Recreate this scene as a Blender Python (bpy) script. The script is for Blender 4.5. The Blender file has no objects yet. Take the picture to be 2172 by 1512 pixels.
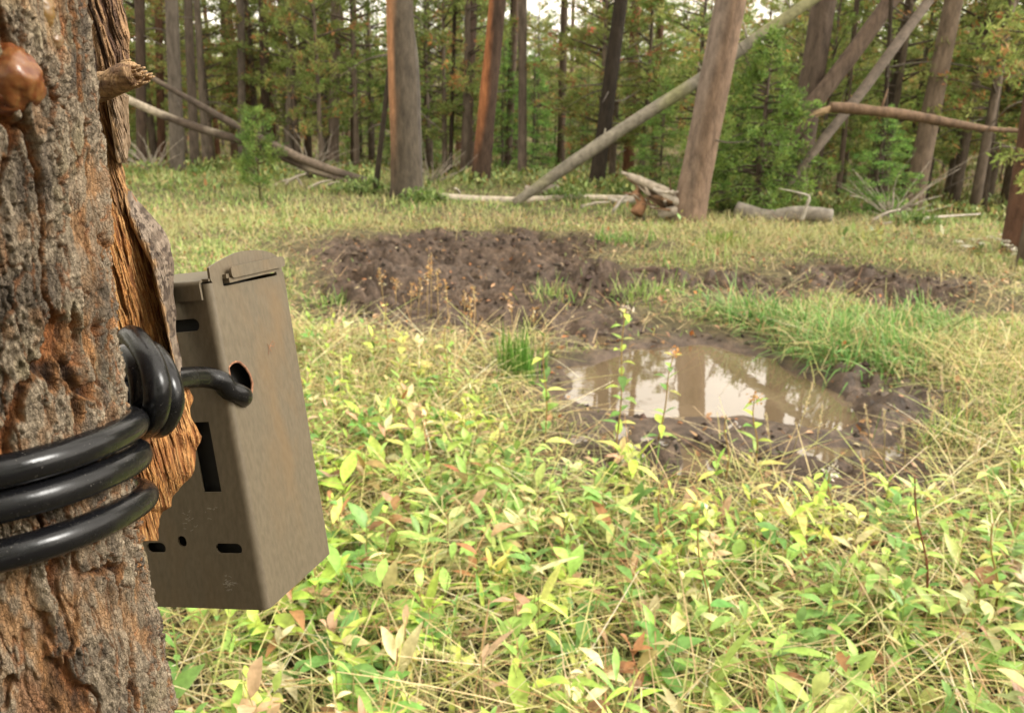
import bpy, math, random
import numpy as np
from mathutils import Vector, Matrix

sc = bpy.context.scene
COL = sc.collection
rng = np.random.default_rng(7)
random.seed(7)

# ---------------------------------------------------------------- camera
PW, PH, FPX = 2172.0, 1512.0, 1705.0
CAMH, PITCH, ROLL = 1.30, 18.0, 1.0
a_ = math.radians(90 - PITCH); b_ = math.radians(ROLL)
RX = np.array([[1, 0, 0], [0, math.cos(a_), -math.sin(a_)], [0, math.sin(a_), math.cos(a_)]])
RZ = np.array([[math.cos(b_), -math.sin(b_), 0], [math.sin(b_), math.cos(b_), 0], [0, 0, 1]])
CM = RX @ RZ
CAM = np.array([0, 0, CAMH])
cd = bpy.data.cameras.new('camera'); cam = bpy.data.objects.new('camera', cd); COL.objects.link(cam)
m4 = np.eye(4); m4[:3, :3] = CM; m4[:3, 3] = CAM
cam.matrix_world = Matrix(m4.tolist())
cd.sensor_width = 36; cd.lens = 36 * FPX / PW
cd.clip_start = 0.01; cd.clip_end = 1000
cd.dof.use_dof = True; cd.dof.focus_distance = 0.44; cd.dof.aperture_fstop = 20.0
sc.camera = cam

# ---------------------------------------------------------------- sky, sun, exposure
SUN = Vector((0.78, -0.10, 0.62)).normalized()
w = bpy.data.worlds.new('World'); sc.world = w; w.use_nodes = True
nt = w.node_tree; nt.nodes.clear()
sky = nt.nodes.new('ShaderNodeTexSky'); sky.sky_type = 'NISHITA'; sky.sun_disc = False
sky.sun_elevation = math.asin(SUN.z); sky.sun_rotation = math.atan2(SUN.x, SUN.y)
sky.dust_density = 3.0; sky.air_density = 1.0; sky.ozone_density = 0.5
hs = nt.nodes.new('ShaderNodeHueSaturation'); hs.inputs['Saturation'].default_value = 0.12
cl = nt.nodes.new('ShaderNodeMixRGB'); cl.blend_type = 'MULTIPLY'; cl.inputs[0].default_value = 1; cl.inputs[2].default_value = (1.07, 1.0, 0.90, 1)
bg = nt.nodes.new('ShaderNodeBackground'); bg.inputs[1].default_value = 0.15
ow = nt.nodes.new('ShaderNodeOutputWorld')
nt.links.new(sky.outputs[0], hs.inputs['Color']); nt.links.new(hs.outputs[0], cl.inputs[1])
# thin bright overcast over the sky
tcw = nt.nodes.new('ShaderNodeTexCoord'); nzw = nt.nodes.new('ShaderNodeTexNoise'); nzw.inputs['Scale'].default_value = 2.2; nzw.inputs['Detail'].default_value = 5
nt.links.new(tcw.outputs['Generated'], nzw.inputs['Vector']); crw = nt.nodes.new('ShaderNodeValToRGB'); nt.links.new(nzw.outputs[0], crw.inputs[0])
crw.color_ramp.elements[0].position = .35; crw.color_ramp.elements[0].color = (3.85, 3.5, 2.95, 1); crw.color_ramp.elements[1].position = .65; crw.color_ramp.elements[1].color = (6.0, 5.5, 4.7, 1)
ovc = nt.nodes.new('ShaderNodeMixRGB'); ovc.inputs[0].default_value = .85; nt.links.new(cl.outputs[0], ovc.inputs[1]); nt.links.new(crw.outputs[0], ovc.inputs[2])
nt.links.new(ovc.outputs[0], bg.inputs[0]); nt.links.new(bg.outputs[0], ow.inputs[0])
sd = bpy.data.lights.new('sun', 'SUN'); sd.energy = 1.1; sd.angle = math.radians(20); sd.color = (1, 0.97, 0.91)
so = bpy.data.objects.new('sun', sd); COL.objects.link(so)
so.rotation_euler = SUN.to_track_quat('Z', 'Y').to_euler()
sc.view_settings.view_transform = 'Standard'; sc.view_settings.look = 'None'
sc.view_settings.exposure = 1.95; sc.view_settings.gamma = 1
sc.cycles.use_denoising = True
sc.cycles.max_bounces = 8; sc.cycles.transparent_max_bounces = 4
sc.cycles.diffuse_bounces = 3; sc.cycles.glossy_bounces = 3; sc.cycles.transmission_bounces = 4
sc.cycles.sample_clamp_indirect = 6
try: sc.cycles.denoising_prefilter = 'ACCURATE'
except Exception: pass

# ---------------------------------------------------------------- noise (numpy)
def _h(*ix):
    h = np.zeros(ix[0].shape, np.uint32)
    for k, i in enumerate(ix):
        h ^= (i.astype(np.int64) & 0xffffffff).astype(np.uint32) * np.uint32([374761393, 668265263, 2147483647 - 1234567, 97531][k])
        h = (h ^ (h >> np.uint32(13))) * np.uint32(1274126177)
    h ^= h >> np.uint32(16); h *= np.uint32(2246822519); h ^= h >> np.uint32(13)
    return (h & np.uint32(0xffffff)).astype(np.float64) / 16777215.0
def vn(*p, seed=0):                                    # value noise 0..1, any dimension <= 3
    ii = [np.floor(q).astype(np.int64) for q in p]; fr = [q - i for q, i in zip(p, ii)]
    fr = [t * t * t * (t * (t * 6 - 15) + 10) for t in fr]
    out = 0; n = len(p); sd_ = np.full(ii[0].shape, seed, np.int64)
    for c in range(1 << n):
        wt = 1; idx = []
        for d in range(n):
            b = (c >> d) & 1; idx.append(ii[d] + b); wt = wt * (fr[d] if b else 1 - fr[d])
        out = out + wt * _h(*idx, sd_)
    return out
def fbm(*p, oct=4, seed=0, gain=0.5):
    s = 0; a = 1; t = 0
    for o in range(oct):
        s = s + a * vn(*[q * 2 ** o + 17.3 * o for q in p], seed=seed + o); t += a; a *= gain
    return s / t
def voro(x, y, px=None, seed=0):                       # F1, F2, cell id; px = period in x
    ix = np.floor(x).astype(np.int64); iy = np.floor(y).astype(np.int64)
    f1 = np.full(x.shape, 9.); f2 = np.full(x.shape, 9.); cid = np.zeros(x.shape)
    for dx in (-1, 0, 1):
        for dy in (-1, 0, 1):
            cx, cy = ix + dx, iy + dy; hx = cx % px if px else cx
            s0 = np.full(ix.shape, seed, np.int64)
            ox, oy = _h(hx, cy, s0), _h(hx, cy, s0 + 5)
            d = np.hypot(cx + ox - x, cy + oy - y); c = _h(hx, cy, s0 + 9)
            n = d < f1; f2 = np.where(n, f1, np.minimum(f2, d)); cid = np.where(n, c, cid); f1 = np.where(n, d, f1)
    return f1, f2, cid
def ss(a, b, x):
    t = np.clip((x - a) / (b - a), 0, 1); return t * t * (3 - 2 * t)
def lerp(a, b, t): return a + (b - a) * t
def mixc(a, b, t): return np.asarray(a) * (1 - t[:, None]) + np.asarray(b) * t[:, None]

# ---------------------------------------------------------------- picture geometry
def ray(px, py):
    d = CM @ np.array([(px - PW / 2) / FPX, (PH / 2 - py) / FPX, -1.0]); return d
def P(px, py, z): return CAM + ray(px, py) * z          # point at optical depth z
def Y(px, py, y):                                       # point where the ray meets the plane y
    d = ray(px, py); return CAM + d * (y / d[1])
def G0(px, py, z=0.):
    d = ray(px, py); t = (CAMH - z) / -d[2]; return np.array([d[0] * t, d[1] * t])
def poly(pts, z=0.): return np.array([G0(*p, z) for p in pts])
def sdp(x, y, pg):                                      # signed distance to polygon, negative inside
    d2 = np.full(x.shape, 1e9); ins = np.zeros(x.shape, bool)
    for i in range(len(pg)):
        a, b = pg[i], pg[(i + 1) % len(pg)]; e = b - a
        wx, wy = x - a[0], y - a[1]; t = np.clip((wx * e[0] + wy * e[1]) / (e @ e), 0, 1)
        d2 = np.minimum(d2, (wx - e[0] * t) ** 2 + (wy - e[1] * t) ** 2)
        c = (a[1] > y) != (b[1] > y)
        if e[1] != 0: ins ^= c & (x < a[0] + (y - a[1]) * e[0] / e[1])
    return np.sqrt(d2) * np.where(ins, -1, 1)

# ---------------------------------------------------------------- terrain
POND = poly([(1195, 790), (1290, 760), (1420, 740), (1530, 742), (1640, 768), (1720, 808), (1800, 850), (1850, 895), (1770, 925),
             (1700, 915), (1560, 895), (1430, 897), (1300, 885), (1215, 850)], -.07)
MUDS = [poly([(640, 515), (760, 495), (960, 492), (1100, 486), (1250, 496), (1330, 515), (1220, 545), (1330, 570), (1500, 575), (1650, 590),
              (1700, 610), (1600, 640), (1420, 625), (1350, 655), (1330, 700), (1260, 730), (1060, 750), (960, 735), (840, 700), (740, 650), (690, 575)]),
        poly([(1680, 575), (1760, 560), (1900, 580), (2060, 600), (2110, 635), (2000, 655), (1850, 640), (1740, 620)]),
        poly([(1120, 745), (1250, 720), (1380, 715), (1540, 722), (1660, 740), (1760, 780), (1880, 800), (1960, 850), (1990, 930), (1960, 1030),
              (1780, 1070), (1560, 1045), (1380, 1010), (1270, 960), (1180, 900), (1120, 800)]),
        poly([(1060, 690), (1330, 690), (1310, 735), (1120, 760)])]
BANK = poly([(1760, 775), (1850, 790), (1940, 850), (1950, 900), (1880, 905), (1800, 840)])
WATER_Z = -0.052
def mudmask(x, y):
    d = np.full(x.shape, 9.)
    for m in MUDS: d = np.minimum(d, sdp(x, y, m))
    return d + (fbm(x * 2.2, y * 2.2, oct=4, seed=3) - 0.5) * 0.7
def Hh(x, y):
    x = np.asarray(x, float); y = np.asarray(y, float)
    yc = np.maximum(12.6 - 0.85 * np.maximum(x, 0), 7.6); d = np.maximum(y - yc, 0)
    z = -0.055 * np.minimum(d, 10) * ss(0, 3, d) - 0.02 * np.clip(d - 10, 0, 8)
    z = z + np.where(d > 20, 0.115 * (d - 20) * ss(20, 30, d), 0) * (1 - ss(50, 110, d) * .5)
    z = z + (fbm(x * .25, y * .25, oct=3, seed=11) - .5) * (.10 + .6 * ss(2, 14, d)) + (fbm(x * 1.7, y * 1.7, oct=3, seed=21) - .5) * .06
    return z
def H(x, y, detail=True):
    x = np.asarray(x, float); y = np.asarray(y, float)
    z = Hh(x, y)
    nr = (y < 14) & (y > 1.0) & (np.abs(x) < 7)
    if nr.any():
        xs, ys = x[nr], y[nr]
        md = mudmask(xs, ys); mk = ss(0.12, -0.18, md)
        wx = xs + (fbm(xs * 2.5, ys * 2.5, oct=3, seed=31) - .5) * .7; wy = ys + (fbm(xs * 2.5, ys * 2.5, oct=3, seed=32) - .5) * .9
        rg = 1 - np.abs(2 * fbm(wx * 2.0, wy * 2.6, oct=5, seed=33, gain=.6) - 1)
        f1, f2, ca = voro(wx * 6, wy * 7, seed=4); g1, g2, cb = voro(wx * 15 + ca * 3, wy * 17, seed=6)
        rough = ss(.35, .62, fbm(xs * 1.1, ys * 1.3, oct=3, seed=38))
        mz = -0.075 + .32 * (rg - .7) + rough * (.15 * (ca - .5) * ss(.0, .25, f2 - f1) + .035 * (cb - .5)) + .05 * (fbm(xs * 16, ys * 18, oct=4, seed=41, gain=.6) - .5) - .06 * ss(.28, .10, f1) * (ca > .66)
        pd = sdp(xs, ys, POND) + (fbm(xs * 4, ys * 4, oct=3, seed=14) - .5) * .16
        near = ss(0.55, 0.05, pd)                       # calm slick mud near the water
        mz = lerp(mz, -0.034 + 0.10 * (fbm(xs * 6, ys * 6, oct=4, seed=43) - .5) * ss(-.02, .15, pd), near)
        zz = lerp(z[nr], z[nr] * .3 + mz, mk)
        zz = lerp(zz, -0.16, ss(0.03, -0.16, pd))
        bk = ss(.10, -.06, sdp(xs, ys, BANK)); zz = zz + bk * (.03 + .26 * (fbm(xs * 8, ys * 8, oct=5, seed=51, gain=.6) - .5))
        flat = ss(.5, .1, pd) * (z[nr]); z[nr] = zz - flat * (1 - mk) * .5
    return z
def Hs(x, y): return float(H(np.array([x]), np.array([y]))[0])
def G(px, py):
    d = ray(px, py); t = CAMH / -d[2]
    for _ in range(6): t = (CAMH - float(Hh(np.array([d[0] * t]), np.array([d[1] * t]))[0])) / -d[2]
    x, y = d[0] * t, d[1] * t
    return np.array([x, y, Hs(x, y)])

# ---------------------------------------------------------------- mesh helpers
def link(o, parent=None):
    COL.objects.link(o)
    if parent is not None: o.parent = parent
    return o
def mesh_np(name, V, F, mat=None, col=None, smooth=True, parent=None, attrs=None):
    me = bpy.data.meshes.new(name); V = np.asarray(V, np.float32)
    Fs = F if isinstance(F, list) and not np.isscalar(F[0][0]) else [F]; Fs = [np.asarray(f, np.int32) for f in Fs if len(f)]
    tot = np.concatenate([np.full(len(f), f.shape[1], np.int32) for f in Fs]); lp = np.concatenate([f.ravel() for f in Fs])
    me.vertices.add(len(V)); me.vertices.foreach_set('co', V.ravel())
    me.loops.add(len(lp)); me.loops.foreach_set('vertex_index', lp)
    me.polygons.add(len(tot)); me.polygons.foreach_set('loop_start', np.concatenate([[0], np.cumsum(tot)[:-1]]).astype(np.int32))
    me.polygons.foreach_set('use_smooth', np.full(len(tot), smooth))
    me.update(calc_edges=True)
    if col is not None:
        at = me.color_attributes.new('Col', 'FLOAT_COLOR', 'POINT'); c = np.ones((len(V), 4), np.float32); c[:, :3] = col
        at.data.foreach_set('color', c.ravel())
    for k, v in (attrs or {}).items():
        at = me.attributes.new(k, 'FLOAT', 'POINT'); at.data.foreach_set('value', np.asarray(v, np.float32))
    if mat: me.materials.append(mat)
    o = bpy.data.objects.new(name, me); return link(o, parent)
def tag(o, label=None, cat=None, group=None, kind=None):
    if label: o['label'] = label
    if cat: o['category'] = cat
    if group: o['group'] = group
    if kind: o['kind'] = kind
    return o
def empty(name, loc, **k):
    o = bpy.data.objects.new(name, None); o.empty_display_size = .1; link(o); o.location = [float(v) for v in loc]; return tag(o, **k)
class MB:                                               # collects pieces into one mesh
    def __init__(s): s.V = []; s.F = {3: [], 4: []}; s.C = []; s.n = 0
    def add(s, V, F, C=None):
        V = np.asarray(V, float); s.V.append(V)
        for f in (F if isinstance(F, list) else [F]):
            f = np.asarray(f)
            if len(f): s.F[f.shape[1]].append(f + s.n)
        s.C.append(np.broadcast_to(np.asarray(C if C is not None else (1, 1, 1), float), (len(V), 3))); s.n += len(V); return s
    def build(s, name, mat, parent=None, smooth=True):
        return mesh_np(name, np.concatenate(s.V), [np.concatenate(f) for f in s.F.values() if f], mat, np.concatenate(s.C), smooth, parent)
def grid_faces(r, c, wrap=False):
    i, j = np.meshgrid(np.arange(r - 1), np.arange(c if wrap else c - 1), indexing='ij'); j2 = (j + 1) % c
    return np.stack([i * c + j, i * c + j2, (i + 1) * c + j2, (i + 1) * c + j], -1).reshape(-1, 4)
def catmull(pts, n=8):
    p = np.asarray(pts, float); p = np.vstack([2 * p[0] - p[1], p, 2 * p[-1] - p[-2]]); out = []
    for i in range(1, len(p) - 2):
        for t in np.linspace(0, 1, n, endpoint=False):
            a, b, c, d = p[i - 1:i + 3]
            out.append(.5 * (2 * b + (c - a) * t + (2 * a - 5 * b + 4 * c - d) * t * t + (3 * b - a - 3 * c + d) * t ** 3))
    out.append(p[-2]); return np.array(out)
def tube(path, rad, n=10, rough=0, seed=0, rs=6., cap=True):
    p = np.asarray(path, float); m = len(p); rad = np.broadcast_to(np.asarray(rad, float), (m,))
    T = np.gradient(p, axis=0); T /= np.linalg.norm(T, axis=1)[:, None] + 1e-12
    N = np.zeros_like(p); r = np.array([0, 0, 1.]) if abs(T[0][2]) < .9 else np.array([1., 0, 0])
    v = np.cross(T[0], r); N[0] = v / np.linalg.norm(v)
    for i in range(1, m):
        v = N[i - 1] - T[i] * (N[i - 1] @ T[i]); N[i] = v / (np.linalg.norm(v) + 1e-12)
    B = np.cross(T, N); th = np.linspace(0, 2 * np.pi, n, endpoint=False)
    dirv = N[:, None] * np.cos(th)[None, :, None] + B[:, None] * np.sin(th)[None, :, None]
    R = rad[:, None] * np.ones((1, n))
    if rough:
        q = p[:, None] + dirv * rad[:, None, None]
        R = R * (1 + rough * (fbm(q[..., 0] * rs, q[..., 1] * rs, q[..., 2] * rs * .4, oct=3, seed=seed) - .5) * 2)
    V = (p[:, None] + dirv * R[..., None]).reshape(-1, 3); F = grid_faces(m, n, True)
    if cap:
        V = np.vstack([V, p[0], p[-1]]); j = np.arange(n); k = (j + 1) % n
        F3 = np.vstack([np.stack([k, j, np.full(n, m * n)], 1), np.stack([(m - 1) * n + j, (m - 1) * n + k, np.full(n, m * n + 1)], 1)])
        return V, [F, F3]
    return V, [F]
def strips(B, D, L, Wd, droop, prof, col, fold=0.0, seg=None, side=None, tipcol=None, fall=None):
    """N bent leaves or blades as ribbons. B base (N,3), D direction (N,3), L length, Wd width, droop 0..1, prof widths along the length"""
    n = len(B); prof = np.asarray(prof); k = len(prof); t = np.linspace(0, 1, k)[None, :, None]
    D = D / np.linalg.norm(D, axis=1)[:, None]
    if side is None:
        side = np.cross(D, np.array([0, 0, 1.])) + rng.normal(0, .12, (n, 3)); 
    side = side / (np.linalg.norm(side, axis=1)[:, None] + 1e-9); up = np.cross(side, D)
    L = L[:, None, None]; dz = np.zeros((n, 1, 3)); dz[..., 2] = -1
    C = B[:, None] + D[:, None] * L * t + dz * L * droop[:, None, None] * t * t
    wv = side[:, None] * (Wd[:, None] * prof[None])[..., None] * .5
    if fold:
        lift = up[:, None] * (Wd[:, None] * prof[None])[..., None] * fold
        V = np.stack([C - wv + lift, C, C + wv + lift], 2); c = 3
    else: V = np.stack([C - wv, C + wv], 2); c = 2
    base = (np.arange(n) * k * c)[:, None, None]; i = np.arange(k - 1)[None, :, None]; j = np.arange(c - 1)[None, None, :]
    q = base + i * c + j; F = np.stack([q, q + 1, q + c + 1, q + c], -1).reshape(-1, 4)
    cc = np.repeat(col[:, None], k * c, 1)
    if tipcol is not None:
        tt = np.repeat(np.linspace(0, 1, k) ** 2, c)[None, :, None]; cc = cc * (1 - tt * .6) + tipcol[:, None] * tt * .6
    return V.reshape(-1, 3), F, cc.reshape(-1, 3)
def kites(B, D, L, Wd, col, roll=None):                 # N small pointed leaves, one quad each
    n = len(B); D = D / np.linalg.norm(D, axis=1)[:, None]; s = np.cross(D, rng.normal(size=(n, 3))); s /= np.linalg.norm(s, axis=1)[:, None] + 1e-9
    L = L[:, None]; Wd = Wd[:, None]
    V = np.stack([B, B + D * L * .45 + s * Wd * .5, B + D * L, B + D * L * .5 - s * Wd * .5], 1)
    F = np.arange(4 * n).reshape(n, 4); return V.reshape(-1, 3), F, np.repeat(col, 4, 0)
def pick(n, pal, jit=.15):
    c = np.array([p[1:] for p in pal], float); pr = np.array([p[0] for p in pal], float); pr /= pr.sum()
    o = c[rng.choice(len(c), n, p=pr)]; return o * (1 + rng.normal(0, jit, (n, 1))).clip(.4, 1.8) * (1 + rng.normal(0, .05, (n, 3)))

# ---------------------------------------------------------------- materials
def newmat(name):
    m = bpy.data.materials.new(name); m.use_nodes = True; n = m.node_tree.nodes; return m, n, m.node_tree.links, n['Principled BSDF']
def nd(n, t, **k):
    o = n.new(t)
    for a, b in k.items():
        if a in o.inputs.keys(): o.inputs[a].default_value = b
        else: setattr(o, a, b)
    return o
def ramp(n, l, src, stops):
    r = n.new('ShaderNodeValToRGB'); e = r.color_ramp.elements
    while len(e) < len(stops): e.new(.5)
    for i, (p, c) in enumerate(stops): e[i].position = p; e[i].color = (*c, 1) if len(c) == 3 else c
    l.new(src, r.inputs[0]); return r.outputs[0]
def leafmat(name, trans=.35, rough=.5, vary=.25, spec=.4):
    m, n, l, b = newmat(name); vc = nd(n, 'ShaderNodeVertexColor', layer_name='Col'); oi = n.new('ShaderNodeObjectInfo')
    hsv = n.new('ShaderNodeHueSaturation'); l.new(vc.outputs[0], hsv.inputs['Color'])
    mr = nd(n, 'ShaderNodeMapRange', **{'To Min': 1 - vary, 'To Max': 1 + vary}); l.new(oi.outputs['Random'], mr.inputs[0]); l.new(mr.outputs[0], hsv.inputs['Value'])
    mh = nd(n, 'ShaderNodeMapRange', **{'To Min': .5 - vary * .08, 'To Max': .5 + vary * .05}); wn = nd(n, 'ShaderNodeMath', operation='FRACT')
    mm = nd(n, 'ShaderNodeMath', operation='MULTIPLY'); mm.inputs[1].default_value = 7.31
    l.new(oi.outputs['Random'], mm.inputs[0]); l.new(mm.outputs[0], wn.inputs[0]); l.new(wn.outputs[0], mh.inputs[0]); l.new(mh.outputs[0], hsv.inputs['Hue'])
    ns = nd(n, 'ShaderNodeTexNoise', Scale=60., Detail=3.); tc = n.new('ShaderNodeTexCoord'); l.new(tc.outputs['Object'], ns.inputs['Vector'])
    mx = nd(n, 'ShaderNodeMixRGB', blend_type='MULTIPLY'); mx.inputs[0].default_value = 1
    r = ramp(n, l, ns.outputs[0], [(.3, (.75, .75, .7)), (.7, (1.2, 1.2, 1.2))])
    l.new(hsv.outputs[0], mx.inputs[1]); l.new(r, mx.inputs[2]); l.new(mx.outputs[0], b.inputs['Base Color'])
    b.inputs['Roughness'].default_value = rough; b.inputs['Specular IOR Level'].default_value = spec
    tr = n.new('ShaderNodeBsdfTranslucent'); l.new(mx.outputs[0], tr.inputs[0]); ms = n.new('ShaderNodeMixShader'); ms.inputs[0].default_value = trans
    l.new(b.outputs[0], ms.inputs[1]); l.new(tr.outputs[0], ms.inputs[2]); l.new(ms.outputs[0], n['Material Output'].inputs[0]); return m
def barkmat(name, scale=10., bump=.6, stretch=.25, dark=.45, light=1.35, rough=.9, rand=.2, dist=.02):
    m, n, l, b = newmat(name); vc = nd(n, 'ShaderNodeVertexColor', layer_name='Col'); tc = n.new('ShaderNodeTexCoord')
    mp = n.new('ShaderNodeMapping'); mp.inputs['Scale'].default_value = (1, 1, stretch); l.new(tc.outputs['Object'], mp.inputs[0])
    ns = nd(n, 'ShaderNodeTexNoise', Scale=scale, Detail=8., Roughness=.65); l.new(mp.outputs[0], ns.inputs['Vector'])
    vo = nd(n, 'ShaderNodeTexVoronoi', Scale=scale * 1.8, feature='DISTANCE_TO_EDGE'); l.new(mp.outputs[0], vo.inputs['Vector'])
    r = ramp(n, l, ns.outputs[0], [(.3, (dark,) * 3), (.68, (light,) * 3)])
    mx = nd(n, 'ShaderNodeMixRGB', blend_type='MULTIPLY'); mx.inputs[0].default_value = 1; l.new(vc.outputs[0], mx.inputs[1]); l.new(r, mx.inputs[2])
    oi = n.new('ShaderNodeObjectInfo'); hsv = n.new('ShaderNodeHueSaturation'); mr = nd(n, 'ShaderNodeMapRange', **{'To Min': 1 - rand, 'To Max': 1 + rand})
    l.new(oi.outputs['Random'], mr.inputs[0]); l.new(mr.outputs[0], hsv.inputs['Value']); l.new(mx.outputs[0], hsv.inputs['Color'])
    l.new(hsv.outputs[0], b.inputs['Base Color']); b.inputs['Roughness'].default_value = rough; b.inputs['Specular IOR Level'].default_value = .25
    vr = ramp(n, l, vo.outputs['Distance'], [(0, (0, 0, 0)), (.12, (1, 1, 1))]); ad = nd(n, 'ShaderNodeMixRGB', blend_type='MULTIPLY'); ad.inputs[0].default_value = .7
    l.new(ns.outputs[0], ad.inputs[1]); l.new(vr, ad.inputs[2])
    bp = nd(n, 'ShaderNodeBump', Strength=bump, Distance=dist); l.new(ad.outputs[0], bp.inputs['Height']); l.new(bp.outputs[0], b.inputs['Normal']); return m
M_LEAF = leafmat('broad_leaf', .26, .45, 0)
M_GRASS = leafmat('grass_blade', .25, .55, 0, .3)
M_NEEDLE = leafmat('needles', .42, .6, .25, .2)
M_BARK = barkmat('pine_bark', 16, .5, .3, dist=.02)
M_LOG = barkmat('weathered_wood', 14, .5, 1., .55, 1.3, dist=.01)
M_STEM = leafmat('stem', .1, .6, 0, .3)

# ground
def ground_mat():
    m, n, l, b = newmat('ground_soil'); at = nd(n, 'ShaderNodeAttribute', attribute_name='mud'); fr = nd(n, 'ShaderNodeAttribute', attribute_name='forest'); wt = nd(n, 'ShaderNodeAttribute', attribute_name='wet')
    tc = n.new('ShaderNodeTexCoord')
    n1 = nd(n, 'ShaderNodeTexNoise', Scale=14., Detail=10., Roughness=.7); n2 = nd(n, 'ShaderNodeTexNoise', Scale=90., Detail=6., Roughness=.7); n3 = nd(n, 'ShaderNodeTexNoise', Scale=2.1, Detail=5.)
    for q in (n1, n2, n3): l.new(tc.outputs['Object'], q.inputs['Vector'])
    mud = ramp(n, l, n1.outputs[0], [(.3, (.028, .018, .012)), (.5, (.080, .054, .038)), (.72, (.18, .125, .088))])
    fine = ramp(n, l, n2.outputs[0], [(.3, (.6, .6, .6)), (.7, (1.4, 1.38, 1.3))])
    gr = ramp(n, l, n1.outputs[0], [(.3, (.03, .025, .012)), (.5, (.08, .066, .03)), (.7, (.19, .15, .07))])
    fo = ramp(n, l, n1.outputs[0], [(.3, (.05, .045, .018)), (.5, (.12, .085, .04)), (.72, (.13, .13, .045))])
    def mix(f, a, c, bt='MIX'):
        x = nd(n, 'ShaderNodeMixRGB', blend_type=bt); 
        if isinstance(f, float): x.inputs[0].default_value = f
        else: l.new(f, x.inputs[0])
        l.new(a, x.inputs[1]); l.new(c, x.inputs[2]); return x.outputs[0]
    c = mix(fr.outputs['Fac'], gr, fo); c = mix(at.outputs['Fac'], c, mud); c = mix(1.0, c, fine, 'MULTIPLY'); l.new(c, b.inputs['Base Color'])
    mr = nd(n, 'ShaderNodeMapRange', **{'To Min': .9, 'To Max': .45}); l.new(wt.outputs['Fac'], mr.inputs[0]); l.new(mr.outputs[0], b.inputs['Roughness'])
    b.inputs['Specular IOR Level'].default_value = .4
    ad = nd(n, 'ShaderNodeMath', operation='ADD'); l.new(n1.outputs[0], ad.inputs[0]); l.new(n2.outputs[0], ad.inputs[1])
    bp = nd(n, 'ShaderNodeBump', Strength=.7, Distance=.02); l.new(ad.outputs[0], bp.inputs['Height']); l.new(bp.outputs[0], b.inputs['Normal']); return m
def axis(lo, hi, st, far0, far1, g=1.12):
    a = list(np.arange(lo, hi, st)); s = st
    while a[-1] < far1: s *= g; a.append(a[-1] + s)
    s = st; f = [lo]
    while f[-1] > far0: s *= g; f.append(f[-1] - s)
    return np.array(f[::-1][:-1] + a)
gx = axis(-4.6, 5.2, .024, -140, 140); gy = axis(2.0, 9.0, .024, -60, 170)
X, Yg = np.meshgrid(gx, gy); xf, yf = X.ravel(), Yg.ravel(); zf = H(xf, yf)
mk = np.where((yf < 14) & (yf > .5) & (np.abs(xf) < 8), ss(.10, -.10, mudmask(xf, yf)), 0)
mk = np.maximum(mk, ss(.1, -.02, sdp(xf, yf, BANK)))
pdist = sdp(xf, yf, POND)
wet = mk * (ss(.8, .1, pdist) * .8 + .5 * vn(xf * 1.3, yf * 1.3, seed=77))
yc = np.maximum(12.6 - .85 * np.maximum(xf, 0), 7.6)
mesh_np('ground', np.stack([xf, yf, zf], 1), grid_faces(len(gy), len(gx)), ground_mat(), None, True, None,
        {'mud': mk, 'forest': ss(-.3, 2., yf - yc), 'wet': wet.clip(0, 1)})['kind'] = 'structure'
# puddle water
def water_mat():
    m, n, l, b = newmat('murky_water'); tc = n.new('ShaderNodeTexCoord'); ns = nd(n, 'ShaderNodeTexNoise', Scale=3., Detail=4.); l.new(tc.outputs['Object'], ns.inputs['Vector'])
    l.new(ramp(n, l, ns.outputs[0], [(.35, (.11, .080, .047)), (.65, (.15, .11, .068))]), b.inputs['Base Color'])
    b.inputs['Roughness'].default_value = .02; b.inputs['IOR'].default_value = 2.0; b.inputs['Specular IOR Level'].default_value = .5
    n2 = nd(n, 'ShaderNodeTexNoise', Scale=9., Detail=2.); l.new(tc.outputs['Object'], n2.inputs['Vector'])
    bp = nd(n, 'ShaderNodeBump', Strength=.04, Distance=.01); l.new(n2.outputs[0], bp.inputs['Height']); l.new(bp.outputs[0], b.inputs['Normal']); return m
wc = POND.mean(0); th = np.linspace(0, 2 * np.pi, 64, endpoint=False)
wr = np.array([max(np.linalg.norm(POND - wc, axis=1)) + .25] * 64)
Vw = np.vstack([np.stack([wc[0] + wr * np.cos(th), wc[1] + wr * 1.0 * np.sin(th), np.full(64, WATER_Z)], 1), [[wc[0], wc[1], WATER_Z]]])
j = np.arange(64); mesh_np('puddle_water', Vw, np.stack([j, (j + 1) % 64, np.full(64, 64)], 1), water_mat(), smooth=False)['kind'] = 'structure'

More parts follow.
